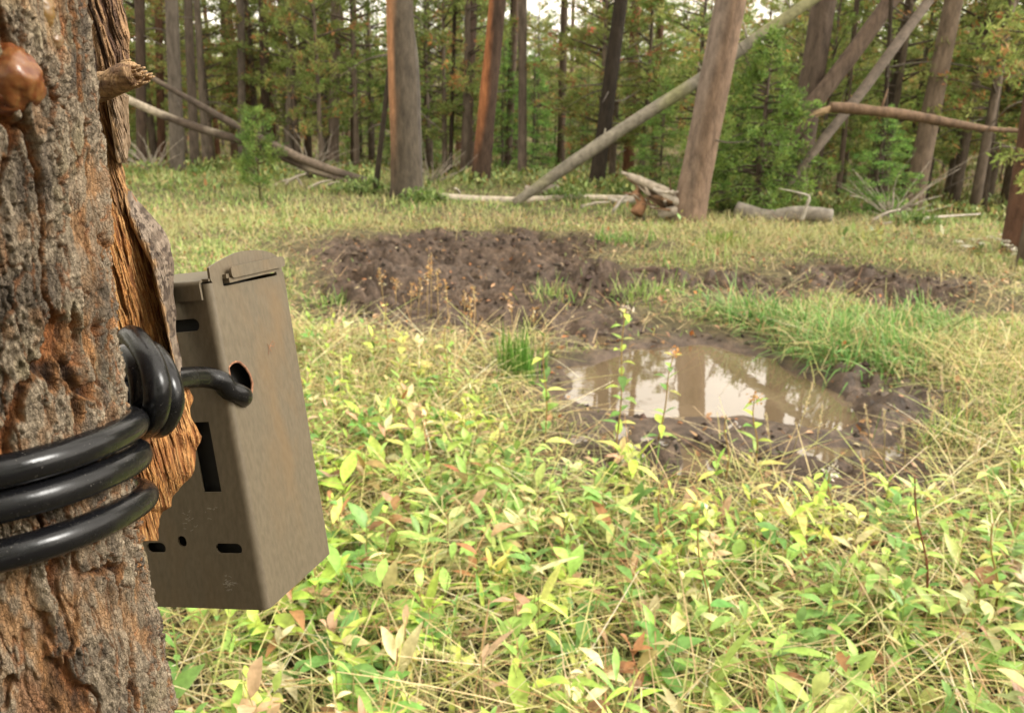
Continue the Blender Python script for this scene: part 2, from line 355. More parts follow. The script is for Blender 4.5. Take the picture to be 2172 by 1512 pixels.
# ================================================================ THE FOREST
GREY, BROWN, ORANGE, PALE, RED, DARK = (.17, .145, .12), (.15, .11, .08), (.32, .14, .06), (.30, .25, .20), (.17, .10, .07), (.07, .055, .045)
def trunk_mesh(h, r0, r1, col, col2=None, side=None, n=16, seed=0, bend=.0, name='trunk', parent=None, lean=(0, 0), twigs=0, mat=None, flare=.25, twz=(.6, 6)):
    col = tuple(np.array(col) * np.array([.66, .60, .53])); mb = MB(); rows = max(8, int(h * 3)); t = np.linspace(0, 1, rows) ** 1.3
    bx = bend * np.sin(t * 3.1 + seed) ; path = np.stack([lean[0] * h * t + bx, lean[1] * h * t + bend * .6 * np.sin(t * 4 + seed * 2), h * t], 1)
    r = lerp(r0, r1, t) * (1 + flare * np.exp(-t * h / .25))
    V, F = tube(path, r, n, .07, seed, 5.)
    c = np.tile(np.array(col, float), (len(V), 1)); k = fbm(V[:, 0] * 3, V[:, 1] * 3, V[:, 2] * .7, oct=3, seed=seed)
    c *= (.75 + .5 * k)[:, None]
    if col2 is not None:
        s_ = (V[:, 0] - np.interp(V[:, 2], path[:, 2], path[:, 0])) / r0 * (side or 1)
        f = ss(.05, .45, s_ + (k - .5) * 1.6) * ss(-.2, 1.6, V[:, 2] + (k - .5) * 2); c = mixc(c, np.array(col2), f) 
    mb.add(V, F, c)
    for i in range(twigs):
        z = random.uniform(*twz); 
        if z > h * .9: continue
        a = random.uniform(0, 6.28); L = random.uniform(.15, 1.1); ct = np.array([np.interp(z, path[:, 2], path[:, 0]), np.interp(z, path[:, 2], path[:, 1]), z])
        d = np.array([math.cos(a), math.sin(a), random.uniform(-.5, .25)]); e = ct + d * L * .5 + [0, 0, random.uniform(-.05, .08)]
        q = np.array([ct, e, ct + d * L + [0, 0, random.uniform(-.25, .15)]]); V, F = tube(catmull(q, 3), np.linspace(.013, .003, 7), 4); mb.add(V, F, np.array((.13, .11, .09)))
    return mb.build(name, mat or M_BARK, parent)
FIR = [(4, .16, .29, .07), (3, .24, .39, .09), (1.5, .35, .48, .12), (.8, .08, .14, .04)]
PINE = [(4, .19, .27, .07), (3.4, .27, .34, .10), (1.6, .38, .40, .13), (.7, .42, .22, .09), (1.2, .13, .16, .05)]
PINEO = [(3, .22, .28, .08), (2.4, .31, .35, .11), (.6, .40, .26, .11), (.35, .50, .22, .09)]
BRIGHT = [(3, .13, .20, .05), (2, .22, .28, .07)]
def crown_mesh(name, h0, h1, rmax, nb, per, pal, shape='cone', seed=0, leafL=(.06, .10), leafW=(.014, .024), droop=.15, parent=None, br=None, tuft=9, spread=.10):
    """branches from h0 to h1; returns crown object; br = MB that receives the limbs"""
    B = []; D = []; up = []; rs = np.random.RandomState(seed)
    for i in range(nb):
        u = (i + rs.rand()) / nb; z = lerp(h0, h1, u)
        R = rmax * ((1 - u) ** .8 if shape == 'cone' else (math.sin(min(1, u * .9 + .12) * math.pi) ** .7)) * rs.uniform(.6, 1.15) + .08
        a = rs.rand() * 6.283; up_ = rs.uniform(-.2, .15) if shape == 'cone' else rs.uniform(-.1, .45)
        up_ += .5 * u; d = np.array([math.cos(a), math.sin(a), up_]); lat = np.array([-math.sin(a), math.cos(a), 0])
        base = np.array([0, 0, z]); nt_ = max(3, int(per * R / rmax)); s = rs.uniform(.2, 1, nt_) ** .8
        off = (1 - s) * .45 + .06
        c = base + d * (R * s)[:, None] + lat * (rs.uniform(-1, 1, nt_) * off * R)[:, None]; c[:, 2] -= droop * R * s ** 2 + rs.uniform(-.04, .04, nt_)
        B.append(c); D.append(np.tile(d, (nt_, 1)) + lat * rs.uniform(-.8, .8, nt_)[:, None])
        if br is not None:
            s2 = np.linspace(0, .92, 5); q = base + d * (R * s2)[:, None]; q[:, 2] -= droop * R * s2 ** 2
            V, F = tube(q, np.linspace(.008 + .012 * R, .003, 5), 4); br.add(V, F, (.11, .085, .065))
    B = np.concatenate(B); D = np.concatenate(D); n = len(B) * tuft
    cc = pick(len(B), pal, .22); Bt = np.repeat(B, tuft, 0) + rs.normal(0, spread * .35, (n, 3)); Dt = np.repeat(D, tuft, 0) * .6 + rs.normal(0, .6, (n, 3)) + [0, 0, .15]
    V, F, C = kites(Bt, Dt, rs.uniform(*leafL, n), rs.uniform(*leafW, n), np.repeat(cc, tuft, 0) * (1 + rs.normal(0, .1, (n, 1))))
    return mesh_np(name, V, F, M_NEEDLE, C, False, parent)
def sapling_tpl(kind, seed):
    """(trunk mesh, crown mesh) of one young conifer, about 1 unit = real metres"""
    br = MB(); rs = random.Random(seed)
    spec = {'fir': (rs.uniform(3.0, 3.6), 1.15, 85, 24, FIR, 'cone', .22), 'pine': (rs.uniform(5, 6.5), 1.25, 52, 24, PINE, 'x', .05),
            'olive': (rs.uniform(4.5, 7.5), 1.15, 50, 22, PINEO, 'x', .12)}[kind]
    h, R, nb, per, pal, shp, dr = spec; V, F = tube(np.stack([np.sin(np.linspace(0, 3, 9)) * .05, np.zeros(9), np.linspace(-.1, h, 9)], 1), np.linspace(.055, .008, 9) * (h / 4), 8, .08, seed); br.add(V, F, (.13, .10, .075))
    c = crown_mesh('crown', h * (.04 if kind == 'fir' else .16), h * .99, R, nb, per, pal, shp, seed, (.08, .13) if kind != 'fir' else (.05, .09), (.018, .03) if kind != 'fir' else (.014, .022), dr, None, br)
    t = br.build('trunk', M_BARK); return t, c
def dense_fir(seed, h, R):
    br = MB(); V, F = tube([[0, 0, -.1], [.01, 0, h * .5], [0, 0, h]], [.05, .03, .006], 8); br.add(V, F, (.12, .09, .07))
    c = crown_mesh('crown', .05, h, R, 105, 26, FIR, 'cone', seed, (.05, .085), (.014, .022), .30, None, br, 10, .07); return br.build('trunk', M_BARK), c
def place_copy(parts, name, loc, rz, scale, **k):
    e = empty(name, loc, **k); e.rotation_euler = (0, 0, rz); e.scale = (scale[0], scale[0], scale[1])
    for p_ in parts:
        o = p_.copy(); COL.objects.link(o); o.parent = e
    return e
TPL = {k: [sapling_tpl(k, s) for s in ss_] for k, ss_ in {'fir': (1, 2), 'pine': (3, 4, 5), 'olive': (6, 7, 8)}.items()}
TPL['dense'] = [dense_fir(41, 2.2, 1.0), dense_fir(42, 1.7, .8)]

# --- named trunks of the meadow edge: base px, base py, top px (py=0), width px, distance
def edge_tree(name, bx, by, tx, wpx, y, h, label, col, col2=None, side=1, twigs=6, crown=True, seed=1, cat='pine tree', bend=.03, group=None, toppy=0, taper=.45, zc=None):
    b = Y(bx, by, y); t = Y(tx, toppy, y); zb = Hs(b[0], y)
    lean = ((t[0] - b[0]) / (t[2] - b[2]), 0); x0 = b[0] - (b[2] - zb) * lean[0]
    depth = (CM.T @ (b - CAM))[2] * -1; r = wpx * depth / FPX / 2
    e = empty(name, (x0, y, zb - .05), label=label, cat=cat, group=group)
    trunk_mesh(h, r * 1.06, r * taper, col, col2, side, 20, seed, bend, 'trunk', e, lean, twigs)
    if crown:
        br = MB(); c = crown_mesh('crown', zc or h * .68, h * 1.02, .9, 26, 16, PINE, 'x', seed + 50, (.09, .14), (.02, .035), .1, e, br)
        br.build('limb', M_BARK, e)
        for o in e.children:
            if o.name.startswith(('crown', 'limb')): o.location = (lean[0] * h * .8, 0, 0)
    return e
T1 = edge_tree('pine_tree', 862, 425, 850, 58, 10.6, 12, 'stout pine with orange bark on its left side and grey bark on its right', (.125, .11, .09), (.34, .17, .085), -1, 3, seed=3)
# its fused second stem
b = Y(883, 380, 10.68); V, F = tube(catmull([[b[0] - .02, 10.68, -.3], Y(880, 330, 10.68), Y(878, 150, 10.68), Y(868, 40, 10.66)], 8), np.linspace(.12, .045, 25), 12, .1, 4)
MB().add(V - np.array(T1.location), F, (.10, .085, .07)).build('second_stem', M_BARK, T1)
edge_tree('pine_tree', 1020, 405, 1058, 36, 12.6, 13, 'dark pine with a long vertical strip of rusty orange bark', (.10, .07, .055), (.30, .12, .05), -1, 8, seed=5)
edge_tree('pine_tree', 987, 400, 1000, 22, 14.5, 13, 'slim reddish grey pine just left of the rusty striped pine', (.19, .14, .12), seed=6)
edge_tree('pine_tree', 1072, 395, 1092, 14, 16, 12, 'thin grey pine just right of the rusty striped pine', (.20, .155, .13), seed=7)
edge_tree('pine_tree', 1104, 402, 1106, 18, 14, 13, 'slim grey pine standing behind the foot of the leaning fallen trunk', (.19, .16, .14), seed=8)
edge_tree('pine_tree', 1262, 395, 1318, 30, 12.2, 12, 'dark pine leaning right behind the middle of the fallen trunk', (.055, .045, .035), seed=9, twigs=30)
edge_tree('pine_tree', 1462, 462, 1556, 62, 9.0, 12, 'thick leaning pine with pale pinkish brown flaking bark beside the stump', (.27, .20, .155), (.20, .155, .125), -1, 4, seed=10, taper=.62)
edge_tree('pine_tree', 1692, 380, 1752, 50, 11.0, 12, 'thick dark grey pine behind the green fir', (.13, .105, .09), seed=11, twigs=5)
edge_tree('pine_tree', 1935, 445, 2022, 38, 11.2, 13, 'pale leaning pine behind the broken horizontal trunk', (.27, .22, .18), seed=12, twigs=5)
edge_tree('pine_tree', 1862, 330, 1925, 16, 12.5, 12, 'thin dark pine crossing behind the broken horizontal trunk', (.12, .10, .08), seed=13)
edge_tree('pine_tree', 2152, 525, 2225, 54, 7.3, 11, 'dark reddish pine at the edge of the picture beside white flowers', (.13, .075, .055), seed=14)
edge_tree('pine_tree', 2085, 400, 2140, 16, 11.5, 11, 'thin dark pine near the dark reddish pine beside the meadow', (.08, .065, .05), seed=15)
edge_tree('pine_tree', 378, 382, 366, 27, 13.4, 13, 'widest grey pine in the group behind the two fallen poles', (.16, .145, .13), seed=16, twigs=12)
edge_tree('pine_tree', 418, 380, 402, 18, 14.0, 13, 'grey pine second in the group behind the two fallen poles', (.17, .145, .125), seed=17)
edge_tree('pine_tree', 442, 378, 418, 13, 14.6, 13, 'slim grey pine third in the group behind the two fallen poles', (.16, .14, .12), seed=18)
edge_tree('pine_tree', 300, 380, 292, 20, 14, 13, 'dark pine just right of the big foreground trunk', (.10, .075, .06), seed=19)
edge_tree('pine_tree', 345, 380, 338, 16, 16.5, 12, 'thin reddish pine behind the first fallen pole', (.17, .10, .07), seed=29)
edge_tree('pine_tree', 511, 384, 506, 16, 15, 13, 'grey pine above the bright green young pine', (.16, .14, .125), seed=20)
edge_tree('pine_tree', 565, 386, 556, 18, 16, 13, 'brownish pine right of the bright green young pine', (.14, .11, .09), seed=21)
edge_tree('pine_tree', 612, 388, 622, 19, 15.5, 12, 'pale grey smooth dead pine between darker trunks', (.24, .215, .19), seed=22)
edge_tree('pine_tree', 655, 388, 656, 15, 17, 12, 'thin brown pine between two pale grey pines', (.16, .125, .10), seed=23)
edge_tree('pine_tree', 709, 390, 714, 22, 15.5, 12, 'pale pinkish grey pine left of the orange barked pine', (.25, .21, .185), seed=24)
edge_tree('pine_tree', 690, 390, 684, 14, 18, 12, 'thin grey pine behind the pale pinkish pine', (.16, .14, .12), seed=30)
edge_tree('pine_tree', 797, 412, 822, 11, 10.9, 7, 'thin dark crooked sapling just left of the orange barked pine', (.06, .05, .04), seed=25, bend=.12, twigs=22)
edge_tree('pine_tree', 752, 390, 748, 13, 17, 12, 'thin brown pine behind the dark crooked sapling', (.15, .115, .09), seed=31)
edge_tree('pine_tree', 945, 400, 955, 9, 14.5, 8, 'very thin dark pine between the orange barked and reddish pines', (.07, .055, .04), seed=26, bend=.08, twigs=14)
edge_tree('pine_tree', 1185, 395, 1196, 16, 18, 12, 'brown pine behind the lower end of the fallen trunk', (.14, .11, .085), seed=27)
edge_tree('pine_tree', 1385, 380, 1405, 16, 15, 12, 'reddish brown pine between the fallen trunk and the leaning pine', (.20, .12, .085), seed=28)
edge_tree('pine_tree', 1775, 430, 1815, 11, 11.5, 11, 'thin grey brown pine between the two leaning dead trunks', (.13, .105, .085), seed=32)
edge_tree('pine_tree', 1850, 440, 1880, 9, 10.5, 8, 'thin dark sapling under the broken horizontal trunk', (.08, .065, .05), seed=33, bend=.08, twigs=14)

# --- saplings placed individually
def sap(kind, i, px, py, y, hh, name, label, cat, wid=1., rz=0., group=None):
    b = Y(px, py, y); z = Hs(b[0], y); t, c = TPL[kind][i]; h0 = max(v.co.z for v in t.data.vertices)
    s = hh / h0; return place_copy((t, c), name, (b[0], y, z - .05), rz, (s * wid, s), label=label, cat=cat, group=group)
sap('dense', 0, 1600, 440, 9.8, 2.1, 'fir_tree', 'dense bright green young fir behind the thick leaning pine', 'fir tree', 1.0)
sap('fir', 1, 1395, 420, 11.4, 1.6, 'fir_tree', 'smaller green fir left of the thick leaning pine', 'fir tree', 1.1, 1.)
sap('fir', 0, 1500, 430, 10.9, 1.5, 'fir_tree', 'low green fir tucked against the thick leaning pine', 'fir tree', 1.2, 2.)
sap('fir', 1, 1850, 470, 9.8, 1.3, 'fir_tree', 'small green fir right of the thick grey log', 'fir tree', 1.5, 3.)
sap('olive', 1, 2195, 430, 6.5, 4.6, 'pine_sapling', 'rusty needled young pine reaching in at the picture edge', 'young pine', .8, 1.3)

# young bright pine on the left
yb = G(552, 425); e = empty('pine_sapling', yb, label='small bright green young pine standing alone in the grass', cat='young pine')
br = MB(); V, F = tube([[0, 0, -.05], [0.01, 0, .5], [0, 0, .95]], [.014, .011, .005], 6); br.add(V, F, (.16, .14, .06)); 
crown_mesh('crown', .12, .98, .20, 22, 9, BRIGHT, 'x', 5, (.05, .09), (.009, .015), -.3, e, br, 14, .08); br.build('trunk', M_BARK, e)

# --- the forest behind: young conifers and tall pines copied from templates
zones = [(-99, -.36, 'behind the two fallen poles'), (-.36, -.2, 'left of the orange barked pine'), (-.2, .0, 'behind the rusty striped pine'), (.0, .17, 'behind the long fallen trunk'),
         (.17, .36, 'behind the green fir'), (.36, 99, 'behind the broken horizontal trunk')]
def zone(x, y): return next(z[2] for z in zones if z[0] <= x / y < z[1])
occ = []
def free(x, y, r): 
    for (a, b, c) in occ:
        if (a - x) ** 2 + (b - y) ** 2 < (r + c) ** 2: return False
    occ.append((x, y, r)); return True
def scatter(n, y0, y1, half, r, pw=1.):
    out = []; tries = 0
    while len(out) < n and tries < n * 40:
        tries += 1; y = y0 + (y1 - y0) * random.random() ** pw; x = random.uniform(-1, 1) * (half * y + 1)
        if y < np.maximum(12.6 - .85 * max(x, 0), 7.6) + 2.2: continue
        if free(x, y, r * (.6 + y / 40)): out.append((x, y))
    return out
depth_word = lambda y: 'near' if y < 19 else ('mid depth' if y < 32 else 'distant')
for (x, y) in scatter(350, 11, 56, .74, .36, 1.25):
    k = random.choices(['fir', 'pine', 'olive'], [1.3, 5, 3.6])[0]; t, c = random.choice(TPL[k]); z = Hs(x, y)
    s = random.uniform(.55, 1.0) * (1 if y < 30 else 1.0) * (.95 if k != 'fir' else 1.0)
    col = {'fir': 'dense green young fir', 'pine': 'yellowish green young pine', 'olive': 'olive young pine with rusty needles'}[k]
    if -.02 < x / y < .40: s = min(s, (1.0 + .21 * y - z) / max(v.co.z for v in t.data.vertices))
    place_copy((t, c), 'fir_tree' if k == 'fir' else 'pine_sapling', (x, y, z - .1), random.uniform(0, 6.28), (s * random.uniform(.9, 1.25), s),
               label='%s %s %s' % (col, {'near': 'at forest edge', 'mid depth': 'deep in forest', 'distant': 'far back in forest'}[depth_word(y)], zone(x, y)), cat='young fir' if k == 'fir' else 'young pine',
               group='%s %s' % (col, zone(x, y)))
for i_ in range(15):
    lf = i_ < 10; q_ = random.uniform(-.62, -.03) if lf else random.uniform(.42, .62); y = random.uniform(13.2, 17.5) if lf else random.uniform(10.5, 14); x = q_ * y
    if not free(x, y, .3): continue
    k = random.choice(['pine', 'olive', 'pine']); t, c = random.choice(TPL[k]); s = random.uniform(.9, 1.25)
    place_copy((t, c), 'pine_sapling', (x, y, Hs(x, y) - .1), random.uniform(0, 6.28), (s * .8, s), label='leafy young pine with high branches at the forest edge ' + zone(x, y), cat='young pine', group='leafy young pines at the forest edge ' + zone(x, y))
PT = []
for i, (col, r) in enumerate([((.16, .11, .075), .11), ((.14, .085, .055), .09), ((.20, .15, .105), .11), ((.19, .10, .06), .10), ((.08, .055, .04), .09)]):
    t = trunk_mesh(11, r, r * .4, col, None, None, 12, 60 + i, .08, 'trunk', None, (random.uniform(-.02, .02), 0), 26, None, .2, (.5, 7))
    br = MB(); c = crown_mesh('crown', 7.6, 11.2, .85, 24, 16, PINE, 'x', 70 + i, (.10, .15), (.025, .04), .1, None, br); PT.append((t, c, br.build('limb', M_BARK)))
for (x, y) in scatter(115, 13, 60, .72, .18, .9):
    i = random.randrange(5); z = Hs(x, y); s = random.uniform(.75, 1.1)
    if y > 30: s *= .9
    gap = -.02 < x / y < .40
    if gap and random.random() < .45: continue
    place_copy(PT[i][:1] if gap and y < 34 else PT[i], 'pine_tree', (x, y, z - .15), random.uniform(0, 6.28), (s * random.uniform(.8, 1.2), s),
               label='straight %s trunk %s %s' % (['grey', 'brown', 'pale grey', 'reddish', 'dark'][i], {'near': 'at forest edge', 'mid depth': 'deep in forest', 'distant': 'far back in forest'}[depth_word(y)], zone(x, y)),
               cat='pine tree', group='%s trunks %s' % (['grey', 'brown', 'pale grey', 'reddish', 'dark'][i], zone(x, y)))
for (x, y, k) in [(-3.2, -1.8, 0), (-1.2, -2.6, 1), (1.3, -2.2, 2), (3.4, -3.0, 3), (5.6, -2.4, 4), (-5.4, -3.1, 1), (0.2, -4.8, 3), (-2.4, -5.2, 0), (2.6, -5.6, 2), (-4.6, -.2, 2), (-6.2, 2.2, 1), (-5.2, 4.9, 0), (5.2, -6, 1), (-7.5, 6.8, 3)]:
    place_copy(PT[k], 'pine_tree', (x, y, Hs(x, y) - .1), x * 3, (1.1, .8), label='tall pine of the forest behind the camera and left of the meadow', cat='pine tree', group='pines around the near side of the meadow')
for (x, y, k) in [(-2.2, -1.6, 0), (.3, -1.9, 1), (2.3, -1.7, 2), (4.4, -2.0, 0), (-4.0, -1.5, 1), (-1, -3.4, 2), (1.4, -3.6, 0), (3.4, -4.4, 1), (-3.6, -3.6, 2), (-4.4, 1.6, 1), (-5.6, 3.2, 2), (5.8, -3.6, 0)]:
    place_copy(TPL['pine'][k], 'pine_sapling', (x, y, Hs(x, y) - .1), x * 5, (1., .8), label='young pine of the forest behind the camera and left of the meadow', cat='young pine', group='young pines around the near side of the meadow')
for tl in list(TPL.values()) + [PT]:
    for tp in tl:
        for o in tp: bpy.data.objects.remove(o)

# ================================================================ FALLEN TRUNKS AND DEADWOOD
def log(name, pts, rad, label, cat, col=(.30, .27, .22), n=16, rough=.08, stubs=(), mat=None, seed=0, splinter=0, topc=None, group=None):
    p = catmull(pts, 10); c0 = p[0]; r = np.interp(np.linspace(0, 1, len(p)), np.linspace(0, 1, len(rad)), rad)
    e = empty(name, c0, label=label, cat=cat, group=group); V, F = tube(p - c0, r, n, rough, seed, 6.)
    k = fbm(V[:, 0] * 2, V[:, 1] * 2, V[:, 2] * 2, oct=4, seed=seed); c = np.array(col) * (.7 + .6 * k)[:, None]
    if topc is not None: c = mixc(c, topc, ss(.45, .6, fbm(V[:, 0] * 1.2, V[:, 1] * 1.2, V[:, 2] * 1.2, oct=3, seed=seed + 9)))
    MB().add(V, F, c).build('stem', mat or M_LOG, e)
    for (t, dx, dz, L, rr) in stubs:
        i = int(t * (len(p) - 1)); q = p[i] - c0; d = np.array([dx, -.2, dz]); V, F = tube([q, q + d * L * .5, q + d * L + [dx * .03, 0, .02]], [rr, rr * .8, rr * .4], 7)
        MB().add(V, F, np.array(col) * 1.1).build('branch_stub', M_LOG, e)
    if splinter:
        mb = MB(); ax = (p[0] - p[1]); ax /= np.linalg.norm(ax)
        for i in range(splinter):
            o = rng.normal(0, r[0] * .4, 3); L = random.uniform(.08, .42); V, F = tube([o - ax * .05, o + ax * L * .5, o + ax * L + rng.normal(0, .02, 3)], [r[0] * .3, r[0] * .22, .004], 5); mb.add(V, F, (.36, .25, .14))
        mb.build('splinters', M_LOG, e)
    return e
log('fallen_tree', [Y(1090, 432, 10.0), Y(1215, 345, 10.1), Y(1345, 258, 10.2), Y(1480, 172, 10.3), Y(1600, 84, 10.4), Y(1740, -12, 10.5), Y(1900, -130, 10.6)], [.055, .08, .077, .077, .073, .068, .055],
    'long grey barkless trunk leaning up to the right behind the thick pine', 'fallen trunk', (.22, .195, .15), stubs=[(.26, .1, 1, .14, .018), (.34, .3, 1, .10, .015), (.52, -.5, 1, .14, .014), (.66, -.4, 1, .22, .018), (.77, -.7, .9, .2, .014)], seed=2, topc=(.24, .23, .12))
log('leaning_dead_tree', [Y(1640, 345, 11.0), Y(1700, 255, 10.8), Y(1800, 125, 10.8), Y(1890, 0, 10.8), Y(1990, -150, 10.8)], [.11, .11, .105, .10, .09],
    'thick brown dead trunk leaning up to the right from behind the fir', 'leaning trunk', (.14, .10, .075), mat=M_BARK, seed=4)
log('leaning_pole', [Y(1652, 420, 9.6), Y(1740, 305, 9.7), Y(1820, 205, 9.9), Y(1905, 90, 10.1), Y(1985, -20, 10.3), Y(2060, -140, 10.4)], [.03, .055, .06, .06, .055, .045],
    'thin grey pole leaning up to the right behind the broken trunk', 'leaning pole', (.15, .12, .095), stubs=[(.72, -.8, .5, .16, .012), (.75, .6, .8, .18, .012)], seed=5)
e = log('broken_tree', [Y(1760, 228, 9.3), Y(1820, 232, 9.3), Y(1920, 244, 9.3), Y(2020, 262, 9.3), Y(2110, 275, 9.4), Y(2230, 280, 9.4)], [.058, .057, .057, .047, .030, .022],
    'broken trunk hanging level with a splintered pale end', 'broken trunk', (.17, .11, .07), rough=.15, mat=M_BARK, stubs=[(.30, .1, 1, .22, .014)], seed=6)
p0 = Y(1770, 232, 9.3); e0 = np.array(e.location); mb = MB()
for (px, py, rr) in [(1716, 246, .03), (1725, 238, .03), (1745, 232, .035), (1730, 249, .02)]:
    V, F = tube([p0 - e0, (p0 + Y(px, py, 9.3)) / 2 - e0 + [0, 0, .01], Y(px, py, 9.3) - e0], [rr * 1.3, rr, .006], 6, .1); mb.add(V, F, (.46, .33, .20))
mb.build('splintered_end', M_LOG, e)
log('fallen_pole', [Y(240, 112, 11.3), Y(330, 170, 11.4), Y(400, 210, 11.5), Y(500, 266, 11.6), Y(620, 328, 11.7), Y(700, 360, 11.8), Y(782, 386, 11.9)], [.025, .032, .045, .052, .062, .062, .06],
    'upper of two fallen poles slanting down to the grass', 'fallen pole', (.075, .058, .045), seed=7, topc=(.13, .10, .075), stubs=[(.36, 0, -1, .25, .012)])
log('fallen_pole', [Y(230, 192, 11.6), Y(330, 238, 11.7), Y(430, 275, 11.7), Y(540, 308, 11.7), Y(650, 355, 11.8), Y(775, 402, 11.8)], [.05, .055, .06, .055, .055, .045],
    'lower of two fallen poles with pale bare patches of wood', 'fallen pole', (.075, .056, .042), seed=8, topc=(.40, .34, .26), stubs=[(.75, 0, 1, .1, .012)])
def glog(name, px0, py0, px1, py1, r, label, cat, col, lift=.6, **k):
    a = G(px0, py0); b = G(px1, py1); a[2] += r * lift; b[2] += r * lift; m1 = a * .66 + b * .34; m2 = a * .3 + b * .7
    m1[2] = max(Hs(m1[0], m1[1]), m1[2] - r) + r * .2; return log(name, [a, m1, m2, b], [r, r * 1.05, r, r * .8], label, cat, col, **k)
glog('fallen_log', 925, 428, 1345, 432, .05, 'pale slender log lying flat in the grass under the leaning fallen trunk', 'log', (.36, .31, .24), 1.2, seed=11)
glog('fallen_log', 1112, 416, 1185, 414, .055, 'short grey log beside the foot of the leaning fallen trunk', 'log', (.25, .21, .17), 1.6, seed=12)
glog('fallen_log', 1290, 432, 1370, 436, .035, 'small grey log just left of the weathered stump', 'log', (.28, .25, .21), 1.5, seed=13)
e = glog('fallen_log', 1560, 462, 1762, 478, .085, 'thick weathered grey log lying right of the green fir', 'log', (.27, .24, .20), 1.2, seed=14, n=20, rough=.13)
glog('dead_branch', 1340, 578, 1520, 600, .03, 'dark muddy stick lying along the edge of the mud', 'branch', (.12, .08, .06), 1.3, seed=15)
# forked branch on the thick log
e = empty('forked_branch', Y(1712, 455, 8.6), label='bare grey forked branch standing on the thick grey log', cat='branch'); o0 = np.array(e.location); mb = MB()
for q, r in (([(1700, 468), (1710, 440), (1716, 418), (1690, 408), (1652, 400)], (.022, .005)), ([(1712, 430), (1718, 412)], (.014, .005))):
    V, F = tube(catmull([Y(x, y, 8.6) - o0 for x, y in q], 5), np.linspace(*r, (len(q) - 1) * 5 + 1), 7, .1); mb.add(V, F, (.42, .38, .32))
mb.build('twig', M_LOG, e)
# stump / root wad
o0 = G(1405, 466); e = empty('rotten_stump', o0, label='shattered weathered stump of grey splintered wood beside the leaning pine', cat='stump'); mb = MB(); yy = o0[1]
def slab(q, r, c, n=8, ro=.25, sd_=1):
    V, F = tube(catmull([Y(x, y, yy + dy) - o0 for x, y, dy in q], 5), np.interp(np.linspace(0, 1, (len(q) - 1) * 5 + 1), np.linspace(0, 1, len(r)), r), n, ro, sd_, 14.); mb.add(V, F, c)
slab([(1318, 365, .1), (1350, 380, .05), (1400, 402, 0), (1450, 432, 0), (1475, 455, 0)], [.012, .045, .06, .07, .05], (.36, .31, .25), 9)
slab([(1330, 378, .15), (1380, 410, .1), (1420, 440, .1), (1440, 455, 0)], [.01, .05, .08, .06], (.20, .14, .09), 9, .3, 3)
slab([(1385, 400, -.05), (1430, 425, -.1), (1470, 448, -.1)], [.02, .05, .03], (.42, .37, .31), 7, .3, 4)
slab([(1345, 405, .05), (1360, 430, .05), (1350, 455, 0)], [.03, .06, .07], (.24, .13, .07), 8, .3, 5)
slab([(1440, 400, 0), (1452, 425, -.05), (1478, 450, -.1)], [.015, .04, .05], (.40, .35, .29), 7, .3, 6)
slab([(1455, 445, -.1), (1468, 415, -.12), (1474, 380, -.1)], [.03, .018, .004], (.43, .39, .33), 6, .15, 7)
slab([(1450, 448, -.15), (1470, 425, -.17), (1482, 398, -.15)], [.025, .014, .004], (.43, .39, .33), 6, .15, 8)
slab([(1400, 455, 0), (1430, 450, -.1), (1480, 458, -.1)], [.06, .07, .05], (.30, .26, .21), 8, .3, 9)
for i in range(26):
    x0 = random.uniform(1350, 1480); y0 = random.uniform(405, 455); a = random.choice([-.5, -.35, -.2, .25, .9, 1.3]) + random.uniform(-.25, .25); L = random.uniform(18, 60)
    slab([(x0 - L * math.cos(a), y0 - L * abs(math.sin(a)) * .8, random.uniform(-.15, .1)), (x0, y0, random.uniform(-.2, .1))], [.006, random.uniform(.012, .03)], random.choice([(.40, .35, .29), (.30, .25, .19), (.20, .12, .07), (.13, .08, .05)]), 5, .3, i)
mb.build('broken_wood', M_LOG, e)
# scraps of pale wood and twigs on the far grass
scr = [(600, 392, 650, 388), (640, 378, 630, 398), (655, 400, 705, 404), (580, 398, 615, 396), (690, 380, 720, 392), (1235, 440, 1290, 450), (1870, 478, 1925, 455), (1895, 462, 1940, 470), (1850, 470, 1905, 474), (1960, 455, 1930, 478), (1300, 450, 1335, 444), (975, 412, 960, 428), (1200, 395, 1160, 412)]
for i, (x0, y0, x1, y1) in enumerate(scr):
    a = G(x0, max(y0, 396)); b_ = G(x1, max(y1, 398)); b_[1] = a[1] + np.clip(b_[1] - a[1], -.5, .5); b_[2] = max(b_[2], Hs(b_[0], b_[1])); up = np.array([0, 0, .04 + .1 * random.random()])
    V, F = tube(catmull([a, (a + b_) / 2 + up, b_ + up * 1.5], 5), np.linspace(.028, .008, 11), 7, .2, i, 12.)
    wl = ['among the scraps under the fallen poles'] * 5 + ['in the grass left of the rotten stump'] + ['at the forest edge right of the thick grey log'] * 4 + ['close to the rotten stump', 'near the rusty striped pine', 'near the foot of the long fallen trunk']
    tag(MB().add(V, F, (.42, .37, .31)).build('dead_branch', M_LOG), 'pale bare piece of deadwood ' + wl[i], 'branch', 'scraps of pale deadwood at the forest edge')
